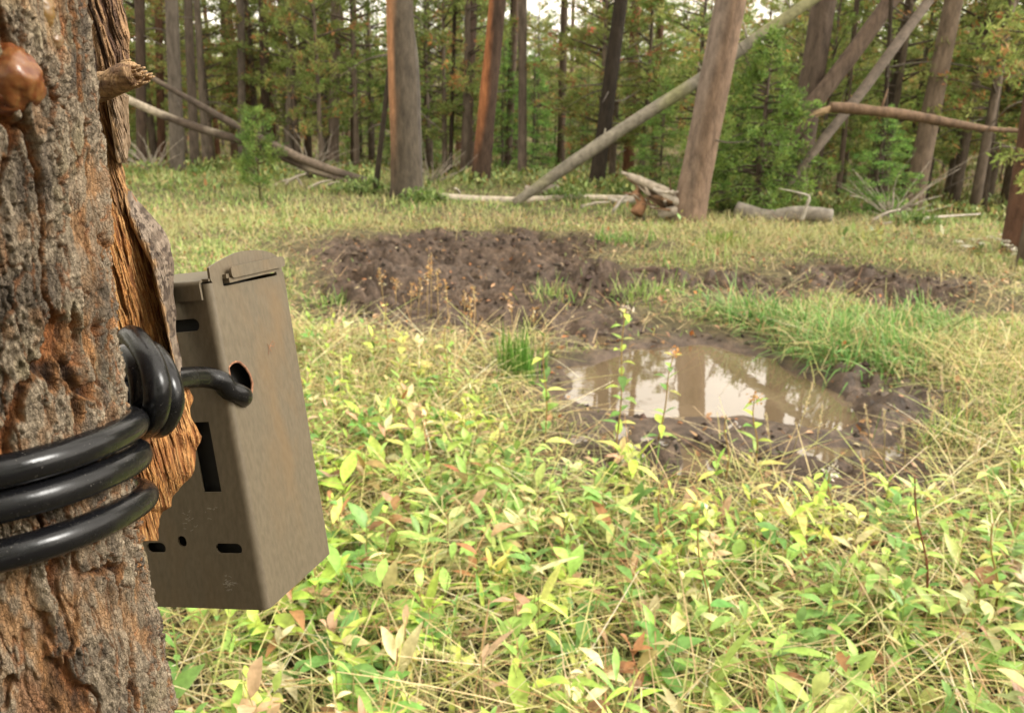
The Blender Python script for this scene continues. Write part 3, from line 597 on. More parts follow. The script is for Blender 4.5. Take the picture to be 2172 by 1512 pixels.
# bare brushy twigs behind the meadow edge
for i, (px, py, y, lb) in enumerate([(915, 400, 12.2, 'just right of the orange barked pine'), (660, 385, 12.8, 'among the scraps under the fallen poles'), (1890, 460, 9.4, 'right of the thick grey log'), (330, 375, 13.2, 'behind the fallen poles')]):
    b = Y(px, py, y); z = Hs(b[0], y); mb = MB()
    for k in range(34):
        a = random.uniform(0, 6.28); L = random.uniform(.3, .95); d = np.array([math.cos(a) * .9, math.sin(a) * .4, random.uniform(.3, 1.1)])
        V, F = tube(catmull([[0, 0, 0], d * L * .5 + rng.normal(0, .04, 3), d * L + [0, 0, -.1 * L]], 3), np.linspace(.008, .002, 7), 4); mb.add(V, F, (.30, .26, .21))
    o = mb.build('dead_shrub', M_LOG); o.location = (b[0], y, z); tag(o, 'leafless grey brush ' + lb, 'shrub', 'leafless brush at the forest edge')

# ================================================================ MEADOW
def ground_pts(n, y0, y1, half=.70, x0=None, x1=None, pw=1.):
    y = np.sqrt(rng.uniform(y0 ** 2, y1 ** 2, n)) if pw == 1 else y0 + (y1 - y0) * rng.random(n) ** pw
    x = rng.uniform(-1, 1, n) * (half * y + .15)
    return x, y
def keep_meadow(x, y, thr=.0, soft=.10):
    md = mudmask(x, y) + rng.normal(0, soft, len(x)); pd = sdp(x, y, POND); bk = sdp(x, y, BANK)
    return (md > thr) & (pd > .05) & (bk > .0)
def rdir(n, tilt):                                      # directions tilted from vertical
    a = rng.uniform(0, 6.283, n); t = rng.uniform(*tilt, n); return np.stack([np.sin(t) * np.cos(a), np.sin(t) * np.sin(a), np.cos(t)], 1)
GR_NEAR = [(4, .30, .42, .10), (4, .18, .30, .065), (3, .46, .40, .17), (2.4, .56, .46, .27), (.8, .33, .19, .08), (1, .36, .40, .10)]
GR_MID = [(5, .31, .44, .12), (3.5, .20, .34, .085), (2.6, .46, .45, .19), (2, .60, .50, .30), (.5, .36, .22, .1)]
GR_FAR = [(4.5, .28, .40, .11), (3, .16, .28, .07), (2.2, .42, .41, .17), (1.6, .55, .45, .25), (.4, .40, .22, .1)]
GREEN = [(3, .12, .25, .05), (2, .17, .31, .07), (1, .24, .34, .09)]
def patchy(x, y, cols, s=.9, seed=90):
    """slow drift of the mix of green and straw over the meadow"""
    k = fbm(x * s, y * s, oct=3, seed=seed); f = ss(.42, .62, k)[:, None]
    return cols * (1 - f) + (cols * .45 + np.array([.44, .40, .20]) * .5) * f
def grass(x, y, L, Wd, pal, tilt, droop, base_lift=0, k=4):
    n = len(x); B = np.stack([x, y, H(x, y) - .01 + base_lift], 1); D = rdir(n, tilt); cc = patchy(x, y, pick(n, pal))
    pr = {4: (.8, 1, .75, .08), 3: (.9, .8, .06)}[k]
    return strips(B, D, L, Wd, rng.uniform(*droop, n), pr, cc, 0, tipcol=cc * 1.1 + np.array([.05, .03, .01]))
gm = MB()
x, y = ground_pts(95000, 4.2, 8.6); kx = keep_meadow(x, y); x, y = x[kx], y[kx]; n = len(x)
gm.add(*grass(x, y, rng.uniform(.05, .15, n) * (.6 + .8 * vn(x * 1.5, y * 1.5, seed=5)) * ss(-.1, .6, mudmask(x, y)), rng.uniform(.004, .008, n), GR_MID, (.2, 1.25), (.05, .7)))
x, y = ground_pts(85000, 8.2, 15.5); kx = keep_meadow(x, y) & (y < np.maximum(12.6 - .85 * np.maximum(x, 0), 7.6) + 2.5); x, y = x[kx], y[kx]; n = len(x)
gm.add(*grass(x, y, rng.uniform(.05, .16, n) * (.5 + vn(x * .9, y * .9, seed=6)), rng.uniform(.008, .014, n), GR_FAR, (.15, 1.2), (.05, .6), 0, 3))
x, y = ground_pts(60000, 1.2, 4.4, .72); kx = keep_meadow(x, y, .02); x, y = x[kx], y[kx]; n = len(x)
gm.add(*grass(x, y, rng.uniform(.06, .24, n) * np.where((mudmask(x, y) < .45), .55, 1), rng.uniform(.0025, .006, n), GR_NEAR, (.15, 1.35), (.1, .8)))
# grass that grows sparse on the mud margin
x, y = ground_pts(30000, 2.4, 9); md = mudmask(x, y); kx = (md < .05) & (md > -.42) & (sdp(x, y, POND) > .06) & (rng.random(len(x)) < .5 * ss(-.34, 0, md) + .03 + .35 * (vn(x * 2.5, y * 2.5, seed=71) > .72)); x, y = x[kx], y[kx]; n = len(x)
gm.add(*grass(x, y, rng.uniform(.03, .10, n), rng.uniform(.003, .007, n), GR_MID, (.2, 1.4), (.1, .7)))
tag(gm.build('meadow_grass', M_GRASS, None, False), 'green and straw coloured grass covering the meadow', 'grass', kind='stuff')

# trampled straw and dead stems lying over the near plants
sm = MB()
x, y = ground_pts(14000, 1.2, 4.4, .72); kx = keep_meadow(x, y, .03); x, y = x[kx], y[kx]; n = len(x)
B = np.stack([x, y, H(x, y) + rng.uniform(0, .12, n)], 1); D = rdir(n, (1.1, 1.65))
sm.add(*strips(B, D, rng.uniform(.08, .40, n), rng.uniform(.0018, .0042, n), rng.uniform(-.05, .2, n), (1, 1, .9, .8, .5), pick(n, [(3, .58, .49, .25), (2.4, .46, .46, .16), (1.4, .42, .26, .12), (.8, .70, .63, .42)])))
x, y = ground_pts(9000, 4, 9, .72); kx = keep_meadow(x, y, -.05); x, y = x[kx], y[kx]; n = len(x)
B = np.stack([x, y, H(x, y) + rng.uniform(0, .05, n)], 1); D = rdir(n, (.9, 1.6))
sm.add(*strips(B, D, rng.uniform(.08, .28, n), rng.uniform(.003, .005, n), rng.uniform(-.05, .2, n), (1, 1, .8, .5), pick(n, [(3, .52, .42, .24), (2, .48, .42, .18), (1, .40, .24, .12)])))
tag(sm.build('dry_straw', M_GRASS, None, False), 'trampled dry straw stems tangled over the meadow', 'straw', kind='stuff')

# broad leaved plants of the foreground
LEAFY = poly([(250, 1512), (330, 1300), (560, 780), (640, 720), (760, 725), (930, 755), (1060, 820), (1110, 930), (1180, 1000), (1340, 1060), (1560, 1100), (1800, 1110), (1960, 1070), (2300, 1010), (2500, 1700), (1000, 1900), (100, 1900)])
LP = [(4, .46, .60, .10), (3.8, .33, .52, .11), (3, .16, .32, .07), (2, .66, .66, .20), (1.3, .76, .68, .38), (.6, .60, .40, .26), (.5, .34, .17, .07)]
def leafy(n, y0, y1, hr, Lr, nl=12, wd=(.26, .42)):
    x, y = ground_pts(n, y0, y1, .74); d = sdp(x, y, LEAFY) + rng.normal(0, .12, n); k = (d < 0) & keep_meadow(x, y, .05); x, y = x[k], y[k]; n = len(x); out = MB()
    z = H(x, y); pal = LP; hh = rng.uniform(*hr, n); tilt = rdir(n, (0, .45)); pc = pick(n, pal, .12)
    vc = ss(.45, .6, vn(x * 1.3, y * 1.3, seed=44))[:, None]; pc = pc * (1 - .45 * vc) + np.array([.30, .46, .14]) * .45 * vc
    psz = rng.uniform(.55, 1.3, n); pwd = np.where(rng.random(n) < .35, .55, rng.uniform(.8, 1.35, n))
    for j_ in range(nl):
        u = (j_ + .5) / nl; use = rng.random(n) < .78
        m_ = use.nonzero()[0]; B = np.stack([x, y, z], 1)[m_] + tilt[m_] * (hh[m_] * u)[:, None]
        az = (j_ // 2) * 1.57 + (j_ % 2) * 3.14 + rng.normal(0, .3, len(m_)) + (x[m_] * 91 % 6.28); el = rng.uniform(-.15, .9, len(m_)) + .35 * u
        D = np.stack([np.cos(az) * np.cos(el), np.sin(az) * np.cos(el), np.sin(el)], 1)
        L = rng.uniform(*Lr, len(m_)) * (1 - .45 * abs(u - .45)) * psz[m_]; c = pc[m_] * (1 + rng.normal(0, .10, (len(m_), 1)))
        odd = rng.random(len(m_)) < .09; c[odd] = pick(odd.sum(), [(2, .55, .46, .2), (1.5, .52, .33, .2), (1, .3, .15, .06)])
        V, F, C = strips(B, D, L, L * rng.uniform(*wd, len(m_)) * pwd[m_], rng.uniform(.05, .55, len(m_)), (.06, .62, 1, .92, .55, .05), c, .13); out.add(V, F, C)
    V, F, C = strips(np.stack([x, y, z], 1), tilt, hh, np.full(n, .004), np.zeros(n), (1, .9, .7), pick(n, [(3, .30, .33, .10), (1, .36, .18, .10), (1, .45, .40, .2)])); out.add(V, F, C)
    return out
m1 = leafy(950, 1.2, 3.2, (.06, .22), (.045, .10)); m3 = leafy(620, 1.2, 3.0, (.08, .20), (.09, .15), 7, (.22, .32)); m1.V += m3.V; m1.C += m3.C
for k_ in m3.F: m1.F[k_] += [f + m1.n for f in m3.F[k_]]
m1.n += m3.n; m2 = leafy(1500, 2.8, 5.2, (.08, .22), (.035, .08))
tag(m1.build('leafy_ground_cover', M_LEAF), 'yellow green broad leaved plants nearest the camera', 'plants', kind='stuff')
tag(m2.build('leafy_ground_cover', M_LEAF), 'yellow green leafy plants between the box and the puddle', 'plants', kind='stuff')
# dead leaves and small fallen bits
dm = MB(); x, y = ground_pts(5200, 1.2, 9, .74); k = (sdp(x, y, POND) > 0); x, y = x[k], y[k]; n = len(x); B = np.stack([x, y, H(x, y) + rng.uniform(.0, .07, n) * (mudmask(x, y) > 0)], 1); L = rng.uniform(.015, .05, n)
dm.add(*strips(B, rdir(n, (.7, 1.7)), L, L * .5, rng.uniform(-.3, .5, n), (.1, .8, 1, .6, .05), pick(n, [(2, .30, .15, .06), (1.5, .46, .28, .15), (1, .55, .42, .26), (.6, .42, .17, .05)]), .2))
tag(dm.build('dead_leaves', M_LEAF), 'small curled brown dead leaves scattered on meadow and mud', 'leaves', kind='stuff')
# low green undergrowth along the forest edge
um = MB(); n0 = 6000; x = rng.uniform(-1, 1, n0) * 11; ycx = np.maximum(12.6 - .85 * np.maximum(x, 0), 7.6); y = ycx + rng.normal(.0, 1.0, n0) + rng.exponential(3.0, n0) - .6
k = (vn(x * .8, y * .8, seed=61) > .38) & (np.abs(x) < .72 * y) & keep_meadow(x, y); x, y = x[k], y[k]; n = len(x)
for j_ in range(7):
    B = np.stack([x + rng.normal(0, .05, n), y + rng.normal(0, .05, n), H(x, y) + rng.uniform(0, .16, n)], 1); L = rng.uniform(.05, .13, n)
    um.add(*strips(B, rdir(n, (.2, 1.4)), L, L * .4, rng.uniform(0, .4, n), (.1, 1, .9, .05), pick(n, [(3, .17, .24, .07), (2, .26, .32, .10), (1.4, .38, .37, .13), (.6, .38, .24, .1)])))
tag(um.build('undergrowth', M_LEAF), 'low green leafy undergrowth along the forest edge', 'undergrowth', kind='stuff')
# forest litter beyond the crest
fm = MB(); n0 = 60000; y = 10 + 40 * rng.random(n0) ** 1.5; x = rng.uniform(-1, 1, n0) * .72 * y; k = y > np.maximum(12.6 - .85 * np.maximum(x, 0), 7.6) + .8; x, y = x[k], y[k]; n = len(x)
L = rng.uniform(.08, .3, n) * (.6 + y / 40)
fm.add(*strips(np.stack([x, y, H(x, y)], 1), rdir(n, (.2, 1.4)), L, L * .12, rng.uniform(0, .5, n), (1, .9, .1), pick(n, [(3, .13, .17, .04), (2, .22, .19, .07), (1.5, .28, .17, .08), (1, .2, .24, .06)])))
tag(fm.build('forest_undergrowth', M_GRASS, None, False), 'scrubby olive undergrowth on the forest floor', 'undergrowth', kind='stuff')

# crumbs and clods of mud
cm = MB(); x = rng.uniform(-1.6, 4.6, 60000); y = rng.uniform(2.6, 9, 60000); kx = (mudmask(x, y) < .05) & (sdp(x, y, POND) > .03); x, y = x[kx][:2600], y[kx][:2600]; n = len(x)
r = rng.uniform(.006, .030, n) * rng.random(n) ** .5 * (.5 + y / 8); z = H(x, y); q = np.array([[1, 0, 0], [0, 1, 0], [-1, 0, 0], [0, -1, 0], [0, 0, 1], [0, 0, -1]], float)
qq = q[None] * rng.uniform(.55, 1.3, (n, 6, 1)) + rng.normal(0, .15, (n, 6, 3)); a = rng.uniform(0, 6.28, n); qx = qq[..., 0] * np.cos(a)[:, None] - qq[..., 1] * np.sin(a)[:, None]; qy = qq[..., 0] * np.sin(a)[:, None] + qq[..., 1] * np.cos(a)[:, None]
Vc = np.stack([qx, qy, qq[..., 2] * .7], -1) * r[:, None, None] + np.stack([x, y, z], 1)[:, None]; ft = np.array([[0, 1, 4], [1, 2, 4], [2, 3, 4], [3, 0, 4], [1, 0, 5], [2, 1, 5], [3, 2, 5], [0, 3, 5]])
cm.add(Vc.reshape(-1, 3), (ft[None] + (np.arange(n) * 6)[:, None, None]).reshape(-1, 3), np.repeat(pick(n, [(3, .06, .042, .03), (1, .12, .085, .06), (1, .03, .02, .014)]), 6, 0))
tag(cm.build('mud_clods', barkmat('clod', 60, .8, 1, .6, 1.3, .8, 0, .01), None, False), 'crumbs and clods of dark churned mud', 'mud', kind='stuff')
# ---- grass tufts that stand out
def tuft(name, c, n, L, Wd, pal, label, spread=.05, tilt=(.05, .7), droop=(.1, .6), bias=(0, 0), cat='grass tuft', group=None):
    B = np.zeros((n, 3)); B[:, :2] = rng.normal(0, spread, (n, 2)); B[:, 2] = -.01; D = rdir(n, tilt); D[:, 0] += bias[0]; D[:, 1] += bias[1]
    zz = H(B[:, 0] + c[0], B[:, 1] + c[1]) - c[2]; B[:, 2] += zz
    V, F, C = strips(B, D, rng.uniform(*L, n), rng.uniform(*Wd, n), rng.uniform(*droop, n), (.8, 1, .9, .7, .08), pick(n, pal)); o = mesh_np(name, V, F, M_GRASS, C, False); o.location = [float(v) for v in c]
    return tag(o, label, cat, group)
tuft('grass_tuft', G(1100, 800), 170, (.16, .33), (.004, .007), [(3, .10, .24, .03), (1, .16, .30, .05)], 'dark green upright grass tuft left of the puddle', .05, (.02, .3), (0, .15))
tuft('grass_tuft', G(700, 640), 130, (.12, .24), (.005, .008), [(3, .12, .24, .04), (1, .25, .34, .08)], 'green grass tuft at the left corner of the mud', .08)
tuft('grass_tuft', G(1325, 515), 120, (.10, .2), (.01, .016), GREEN, 'dark green tuft behind the large mud patch', .14)
tuft('grass_tuft', G(1530, 522), 120, (.12, .26), (.008, .014), [(2, .20, .30, .06), (1, .32, .36, .10)], 'bright grass tuft below the thick leaning pine', .09, (.05, .5))
tuft('grass_tuft', G(1460, 560), 110, (.12, .24), (.006, .01), [(2, .22, .34, .09), (1, .32, .40, .12)], 'light green tuft above the muddy stick', .2)
tuft('grass_tuft', G(1375, 625), 230, (.10, .24), (.004, .008), [(2, .22, .36, .08), (1, .32, .40, .12)], 'bright green grass clump between the mud and the puddle', .16)
for i, (px, py, lb) in enumerate([(1700, 700, 'over the far right bank of the puddle'), (1760, 740, 'leaning toward the water on the right bank'), (1830, 720, 'in the middle of the grassy right bank'), (1900, 740, 'behind the dark mud bank'),
                                  (1610, 680, 'above the far edge of the puddle'), (1850, 770, 'hanging over the dark mud bank'), (1960, 700, 'at the outer side of the grassy bank')]):
    tuft('sedge_tussock', G(px, py), 460, (.20, .42), (.005, .009), [(4, .16, .33, .085), (2, .25, .40, .13), (1.4, .44, .40, .2), (.6, .5, .38, .2)], 'long bladed grass tussock ' + lb, .13, (.1, 1.1), (.2, .9), (-.35, -.15), 'grass tussock', 'long bladed tussocks on the right bank of the puddle')
for i, (px, py, lb) in enumerate([(1370, 1040, 'in front of the puddle'), (2020, 940, 'right of the dark mud bank'), (2130, 900, 'at the right edge of the meadow'), (1180, 640, 'on the near rim of the large mud patch')]):
    tuft('grass_tuft', G(px, py), 90, (.12, .26), (.004, .008), [(2, .16, .28, .06), (2, .30, .37, .1), (1, .5, .42, .2)], 'loose green grass tuft ' + lb, .09)
# the far bushy shrubs at the forest edge
for (px, py, r, lb) in [(900, 430, .24, 'at the foot of the orange barked pine'), (770, 410, .28, 'at the foot of the dark crooked sapling'), (1200, 425, .22, 'in front of the leaning fallen trunk'), (1560, 445, .2, 'right of the thick leaning pine'), (1330, 418, .24, 'behind the rotten stump'), (1940, 480, .2, 'at the foot of the pale leaning pine'), (430, 378, .22, 'behind the grey pine group')]:
    c = G(px, py); n = 520; q = rng.normal(0, 1, (n, 3)); q /= np.linalg.norm(q, axis=1)[:, None]; q *= (rng.random(n) ** .4)[:, None] * r * [1.5, 1, .8]; q[:, 2] = np.abs(q[:, 2]); L = rng.uniform(.04, .09, n)
    V, F, C = strips(q, rdir(n, (.2, 1.5)), L, L * .4, rng.uniform(0, .4, n), (.1, 1, .9, .05), pick(n, [(3, .14, .22, .06), (2, .24, .32, .09)])); o = mesh_np('shrub', V, F, M_LEAF, C); o.location = [float(v) for v in c]
    tag(o, 'low dark green shrub ' + lb, 'shrub', 'low green shrubs at the forest edge')

# ---- standing weeds and stalks
def weed(px, py, top_py, label, nleaf=9, Lf=(.05, .095), pal=LP[:4], stemc=(.34, .22, .08), head=None, px_top=None):
    c = G(px, py); t = ray(px_top or px, top_py); t = CAM + t * (c[1] / t[1]); hgt = t[2] - c[2]; dx = t[0] - c[0]
    e = empty('weed', c, label=label, cat='weed'); path = catmull([[0, 0, -.01], [dx * .3 + .008, 0, hgt * .4], [dx * .7 - .006, 0, hgt * .75], [dx, 0, hgt]], 5)
    V, F = tube(path, np.linspace(.0036, .0018, len(path)), 6); MB().add(V, F, stemc).build('stem', M_STEM, e)
    n = nleaf * 2; u = np.repeat((np.arange(nleaf) + .6) / nleaf, 2); zz = u * hgt; B = np.stack([np.interp(zz, path[:, 2], path[:, 0]), np.zeros(n), zz], 1)
    az = np.arange(n) % 2 * math.pi + (np.arange(n) // 2) * 1.3 + rng.normal(0, .25, n); el = rng.uniform(.1, .9, n); L = rng.uniform(*Lf, n) * (1 - .5 * u)
    keep = rng.random(n) < .85; D = np.stack([np.cos(az) * np.cos(el), np.sin(az) * np.cos(el), np.sin(el)], 1)
    V, F, C = strips(B[keep], D[keep], L[keep], L[keep] * .38, rng.uniform(.1, .6, keep.sum()), (.06, .7, 1, .8, .4, .05), pick(keep.sum(), pal), .12); mesh_np('foliage', V, F, M_LEAF, C, True, e)
    if head:
        n = 46; q = rng.normal(0, .012, (n, 3)) + [dx, 0, hgt]; V, F, C = kites(q, rng.normal(0, 1, (n, 3)), rng.uniform(.006, .016, n), rng.uniform(.005, .01, n), pick(n, [(1, *head)], .2)); mesh_np('flower_head', V, F, M_LEAF, C, False, e)
    return e
weed(1155, 945, 705, 'tall leafy weed standing in front of the left end of the puddle', 11, (.08, .13))
weed(1305, 960, 655, 'tallest leafy weed with pale dried flowers over the puddle', 12, (.08, .13), head=(.60, .50, .42), px_top=1328)
weed(1395, 930, 745, 'leafy weed with an orange dried head in front of the water', 8, (.08, .13), head=(.55, .26, .08), px_top=1432)
weed(1600, 1000, 845, 'short weed with an orange tip before the puddle', 6, (.08, .13), head=(.50, .26, .08))
weed(1540, 1010, 880, 'thin stemmed weed at the front mud rim', 5, (.03, .05))
weed(945, 830, 690, 'bright yellow green feathery weed left of the dark green tuft', 10, (.035, .06), [(3, .40, .48, .09), (1, .48, .50, .12)])
weed(820, 800, 640, 'upright green weed growing above the foreground plants', 9, (.03, .06))
weed(1760, 1140, 1000, 'weed with a yellowing stem among the front plants', 8, head=(.6, .55, .48))
weed(2105, 1330, 1110, 'broad leaved weed near the right side of the foreground', 8, (.06, .10))
weed(1500, 1400, 1100, 'tall broad leaved weed rising from the foreground plants', 9, (.06, .11), px_top=1480)
weed(1960, 1330, 1010, 'slim dark stemmed weed rising right of the tall broad leaved weed', 9, (.04, .08), stemc=(.2, .07, .04), px_top=1940)
weed(1400, 1230, 1030, 'yellow leaved weed below the puddle', 6, (.05, .09), [(2, .48, .44, .1), (1, .34, .4, .1)])
for i, (px, py, ty) in enumerate([(905, 690, 560), (915, 685, 535), (885, 690, 590), (930, 700, 575), (955, 720, 600), (870, 670, 600), (1010, 690, 610), (985, 690, 620), (840, 665, 595), (1090, 690, 630), (1135, 700, 655), (815, 650, 570), (1000, 740, 640)]):
    c = G(px, py); d = ray(px + random.uniform(-12, 12), ty); t = CAM + d * (c[1] / d[1]); h = t[2] - c[2]; dx = t[0] - c[0]
    e = empty('dry_stalk', c, label='dry stalk with orange brown seed head standing before the mud' if i < 9 else 'dry stalk with thin straw head left of the puddle', cat='dry stalk', group='dry stalks along the near rim of the mud')
    V, F = tube([[0, 0, 0], [dx * .4, 0, h * .5], [dx, 0, h]], [.0028, .0022, .0015], 5); MB().add(V, F, (.42, .30, .13)).build('stem', M_STEM, e)
    n = 34; u = rng.uniform(.62, 1.02, n); q = np.stack([dx * u + rng.normal(0, .012, n), rng.normal(0, .01, n), h * u], 1)
    V, F, C = kites(q, rng.normal(0, .6, (n, 3)) + [0, 0, .5], rng.uniform(.012, .03, n), rng.uniform(.006, .011, n), pick(n, [(2, .50, .28, .10), (1, .58, .45, .25)])); mesh_np('seed_head', V, F, M_LEAF, C, False, e)
for i, (px, py, ty, tx) in enumerate([(1685, 935, 810, 1725), (1730, 950, 860, 1745), (1855, 930, 860, 1835), (1880, 945, 870, 1875), (1960, 960, 850, 1985), (2080, 950, 820, 2085), (2140, 900, 790, 2160), (2005, 880, 780, 1995), (1920, 1010, 900, 1915), (1640, 980, 880, 1625), (2060, 1050, 930, 2075), (1580, 700, 660, 1585)]):
    c = G(px, py); d = ray(tx, ty); t = CAM + d * (c[1] / d[1]); h = t[2] - c[2]; dx = t[0] - c[0]
    e = empty('seed_grass', c, label='straw coloured grass stem with bushy seed head ' + ('before the puddle' if px < 1900 else 'right of the mud bank'), cat='grass stem', group='grass stems with straw coloured seed heads')
    V, F = tube([[0, 0, 0], [dx * .4, 0, h * .5], [dx, 0, h]], [.002, .0016, .001], 5); MB().add(V, F, (.50, .42, .2)).build('stem', M_STEM, e)
    n = 60; u = rng.uniform(.55, 1.0, n); q = np.stack([dx * u, rng.normal(0, .003, n), h * u], 1)
    V, F, C = kites(q, rng.normal(0, .35, (n, 3)) + [dx, 0, h * 1.2 + .5], rng.uniform(.010, .018, n), rng.uniform(.003, .006, n), pick(n, [(1, .62, .52, .34)])); mesh_np('seed_head', V, F, M_LEAF, C, False, e)
# white flower heads at the right forest edge
for i, (px, py) in enumerate([(2030, 512), (2058, 508), (2098, 503), (2112, 508), (2128, 512), (2135, 520), (2145, 528), (2155, 533), (2043, 522), (2075, 516), (2165, 540), (2120, 498), (2148, 540)]):
    c = G(px, min(py + 30, 565)); d = ray(px, py); t = CAM + d * (c[1] / d[1]); h = max(t[2] - c[2], .03)
    e = empty('white_flower', c, label='white flat flower head on a thin stem beside the dark reddish pine', cat='flower', group='white flower heads at the foot of the dark reddish pine')
    V, F = tube([[0, 0, 0], [0, 0, h]], [.003, .002], 5); MB().add(V, F, (.2, .22, .08)).build('stem', M_STEM, e)
    n = 40; q = rng.normal(0, 1, (n, 3)) * [.02, .02, .004] + [0, 0, h]; V, F, C = kites(q, rng.normal(0, 1, (n, 3)) + [0, 0, .6], rng.uniform(.008, .014, n), rng.uniform(.007, .011, n), pick(n, [(1, .78, .74, .66)], .08)); mesh_np('flower_head', V, F, M_LEAF, C, False, e)

# ================================================================ THE FOREGROUND TREE
TD, TR = .36, .053; az0 = math.radians(-35.3); TC = np.array([math.sin(az0) * TD - .008, math.cos(az0) * TD])
tree = empty('split_pine_tree', (TC[0], TC[1], Hs(*TC)), label='close up pine trunk with flaking grey and orange bark wrapped by a black cable', cat='pine tree'); TO = np.array(tree.location)
def axis_x(z): return TC[0] - .012 + .035 * (CAMH - z) * .0, TC[1]
NC = 960; z0, z1 = CAMH - .44, CAMH + .10
zs = np.concatenate([np.linspace(TO[2] - .1, z0, 60, endpoint=False), np.arange(z0, z1, .00052), np.geomspace(z1, 9.0, 110)]); th = np.linspace(0, 2 * np.pi, NC, endpoint=False)
TH, ZZ = np.meshgrid(th, zs); thf, zz_ = TH.ravel(), ZZ.ravel(); NU = 14                                  # 15 cells round
u = thf / (2 * np.pi) * NU; v = zz_ / .085
cx, cy, cz = np.cos(thf) * TR, np.sin(thf) * TR, zz_
q1 = fbm(cx * 60, cy * 60, cz * 22, oct=4, seed=101); q2 = fbm(cx * 60, cy * 60, cz * 22, oct=4, seed=111)
f1, f2, cid = voro(u + (q1 - .5) * 1.3, v + (q2 - .5) * 1.3, NU, 7)
edge = f2 - f1
plate = ss(.03, .13, edge + (q2 - .5) * .10)                                                                                 # 0 in the furrow, 1 on the plate
g1, g2, gid = voro(u * 3 + (q2 - .5) * 3.4, v * 2.6 + (q1 - .5) * 3, NU * 3, 9)                             # scales on the plates
scl = ss(.0, .10, g2 - g1)
q3 = fbm(cx * 330, cy * 330, cz * 150, oct=3, seed=201); q4 = fbm(cx * 330, cy * 330, cz * 150, oct=3, seed=211)
k1, k2, kid = voro(u * 8 + (q3 - .5) * 5 + q1 * 6, v * 7 + (q4 - .5) * 5 + q2 * 6, None, 19); ks = ss(.0, .12, k2 - k1)
n_mid = fbm(cx * 190, cy * 190, cz * 75, oct=4, seed=121); n_fine = fbm(cx * 700, cy * 700, cz * 380, oct=4, seed=131)
fib = fbm(cx * 900, cy * 900, cz * 90, oct=3, seed=141)
flake = np.floor(n_mid * 7 + q1 * 4) / 11; fl_s = fbm(cx * 120, cy * 120, cz * 50, oct=3, seed=151)
patch = ss(.64, .72, fbm(cx * 26, cy * 26, cz * 11, oct=3, seed=161))                                      # bark shed, orange layer bare
zr = CAMH - zz_; front = np.cos(thf - (az0 * -1 - math.pi / 2))
patch = np.maximum(patch, ss(.0, .05, .07 - np.hypot((zr - .272) * .9, 0) + (q1 - .5) * .09) * ss(.2, .9, np.cos(thf + 1.9)))
# height in metres
hgt = plate * (.0044 + .0024 * (cid - .3)) + plate * (gid - .5) * .0026 + scl * plate * .0007 + (kid - .5) * .0022 * (.3 + .7 * plate) + ks * .0003 + (flake - .5) * .0022 * plate + (n_mid - .5) * .0022 + (n_fine - .5) * .0016 + (fib - .5) * .0008
hgt = lerp(hgt, .0018 + (n_mid - .5) * .0030 + (fib - .5) * .0010 + .0012 * scl, patch * .8)
hgt -= .0046
taper = np.interp(zz_, [0, .5, 1.0, 1.4, 3, 9], [1.3, 1.12, 1.02, 1.0, .92, .45]); rr = TR * taper + hgt
# colours: fresh surface grey with lichen, broken edges orange, furrow floor red brown
top = mixc((.30, .265, .225), (.44, .40, .35), ss(.4, .65, n_fine)); top = mixc(top, (.17, .15, .135), ss(.52, .70, fbm(cx * 90, cy * 90, cz * 60, oct=4, seed=171)))
top = mixc(top, (.30, .18, .10), ss(.64, .76, fbm(cx * 150, cy * 150, cz * 90, oct=3, seed=181)) * .6); top = mixc(top, (.33, .31, .22), ss(.6, .75, fbm(cx * 70, cy * 70, cz * 50, oct=3, seed=191)) * .6)
mid = mixc((.20, .095, .038), (.30, .165, .08), fib); mid = mixc(mid, (.24, .105, .04), ss(.5, .7, n_mid)); low = mixc((.040, .022, .014), (.20, .08, .03), ss(.35, .65, n_mid))
c = mixc(low, mid, ss(.03, .11, edge + (n_mid - .5) * .12)); c = mixc(c, top * np.array([.66, .62, .56]), ss(.08, .14, edge + (n_fine - .5) * .12 + (n_mid - .5) * .16))
c = mixc(c, mixc((.30, .165, .075), (.22, .175, .13), ss(.4, .6, n_mid)) * (.75 + .5 * fib)[:, None], patch * .7)
c = mixc(c, (.20, .085, .035), ss(.07, .0, g2 - g1 + (n_fine - .5) * .06) * plate * .8); c = mixc(c, (.15, .10, .07), ss(.06, .0, k2 - k1) * .35); c = np.clip(c * (.72 + .36 * gid + .24 * kid)[:, None] * np.array([1.06, 1, .9]), .01, .75)
lx = np.interp(zz_, [0, 1.3, 9], [.02, 0, .0]); ly = np.zeros_like(lx)
lx = lx + np.interp(zr, [-.1, -.034, .008, .052, .108, .184, .255, .6], [.013, .012, .009, .005, .001, -.002, .000, .000])
V = np.stack([TC[0] + lx + np.cos(thf) * rr, TC[1] + ly + np.sin(thf) * rr, zz_], 1) - TO
M_TREE = barkmat('close_bark', 520, 1., .4, .55, 1.4, .85, 0, .0016)
mesh_np('trunk', V, grid_faces(len(zs), NC, True), M_TREE, c, True, tree)
br = MB(); crown_mesh('crown', 5.2 - TO[2], 9.2, .9, 36, 16, PINE, 'x', 99, (.09, .14), (.02, .035), .1, tree, br); br.build('limb', M_BARK, tree)

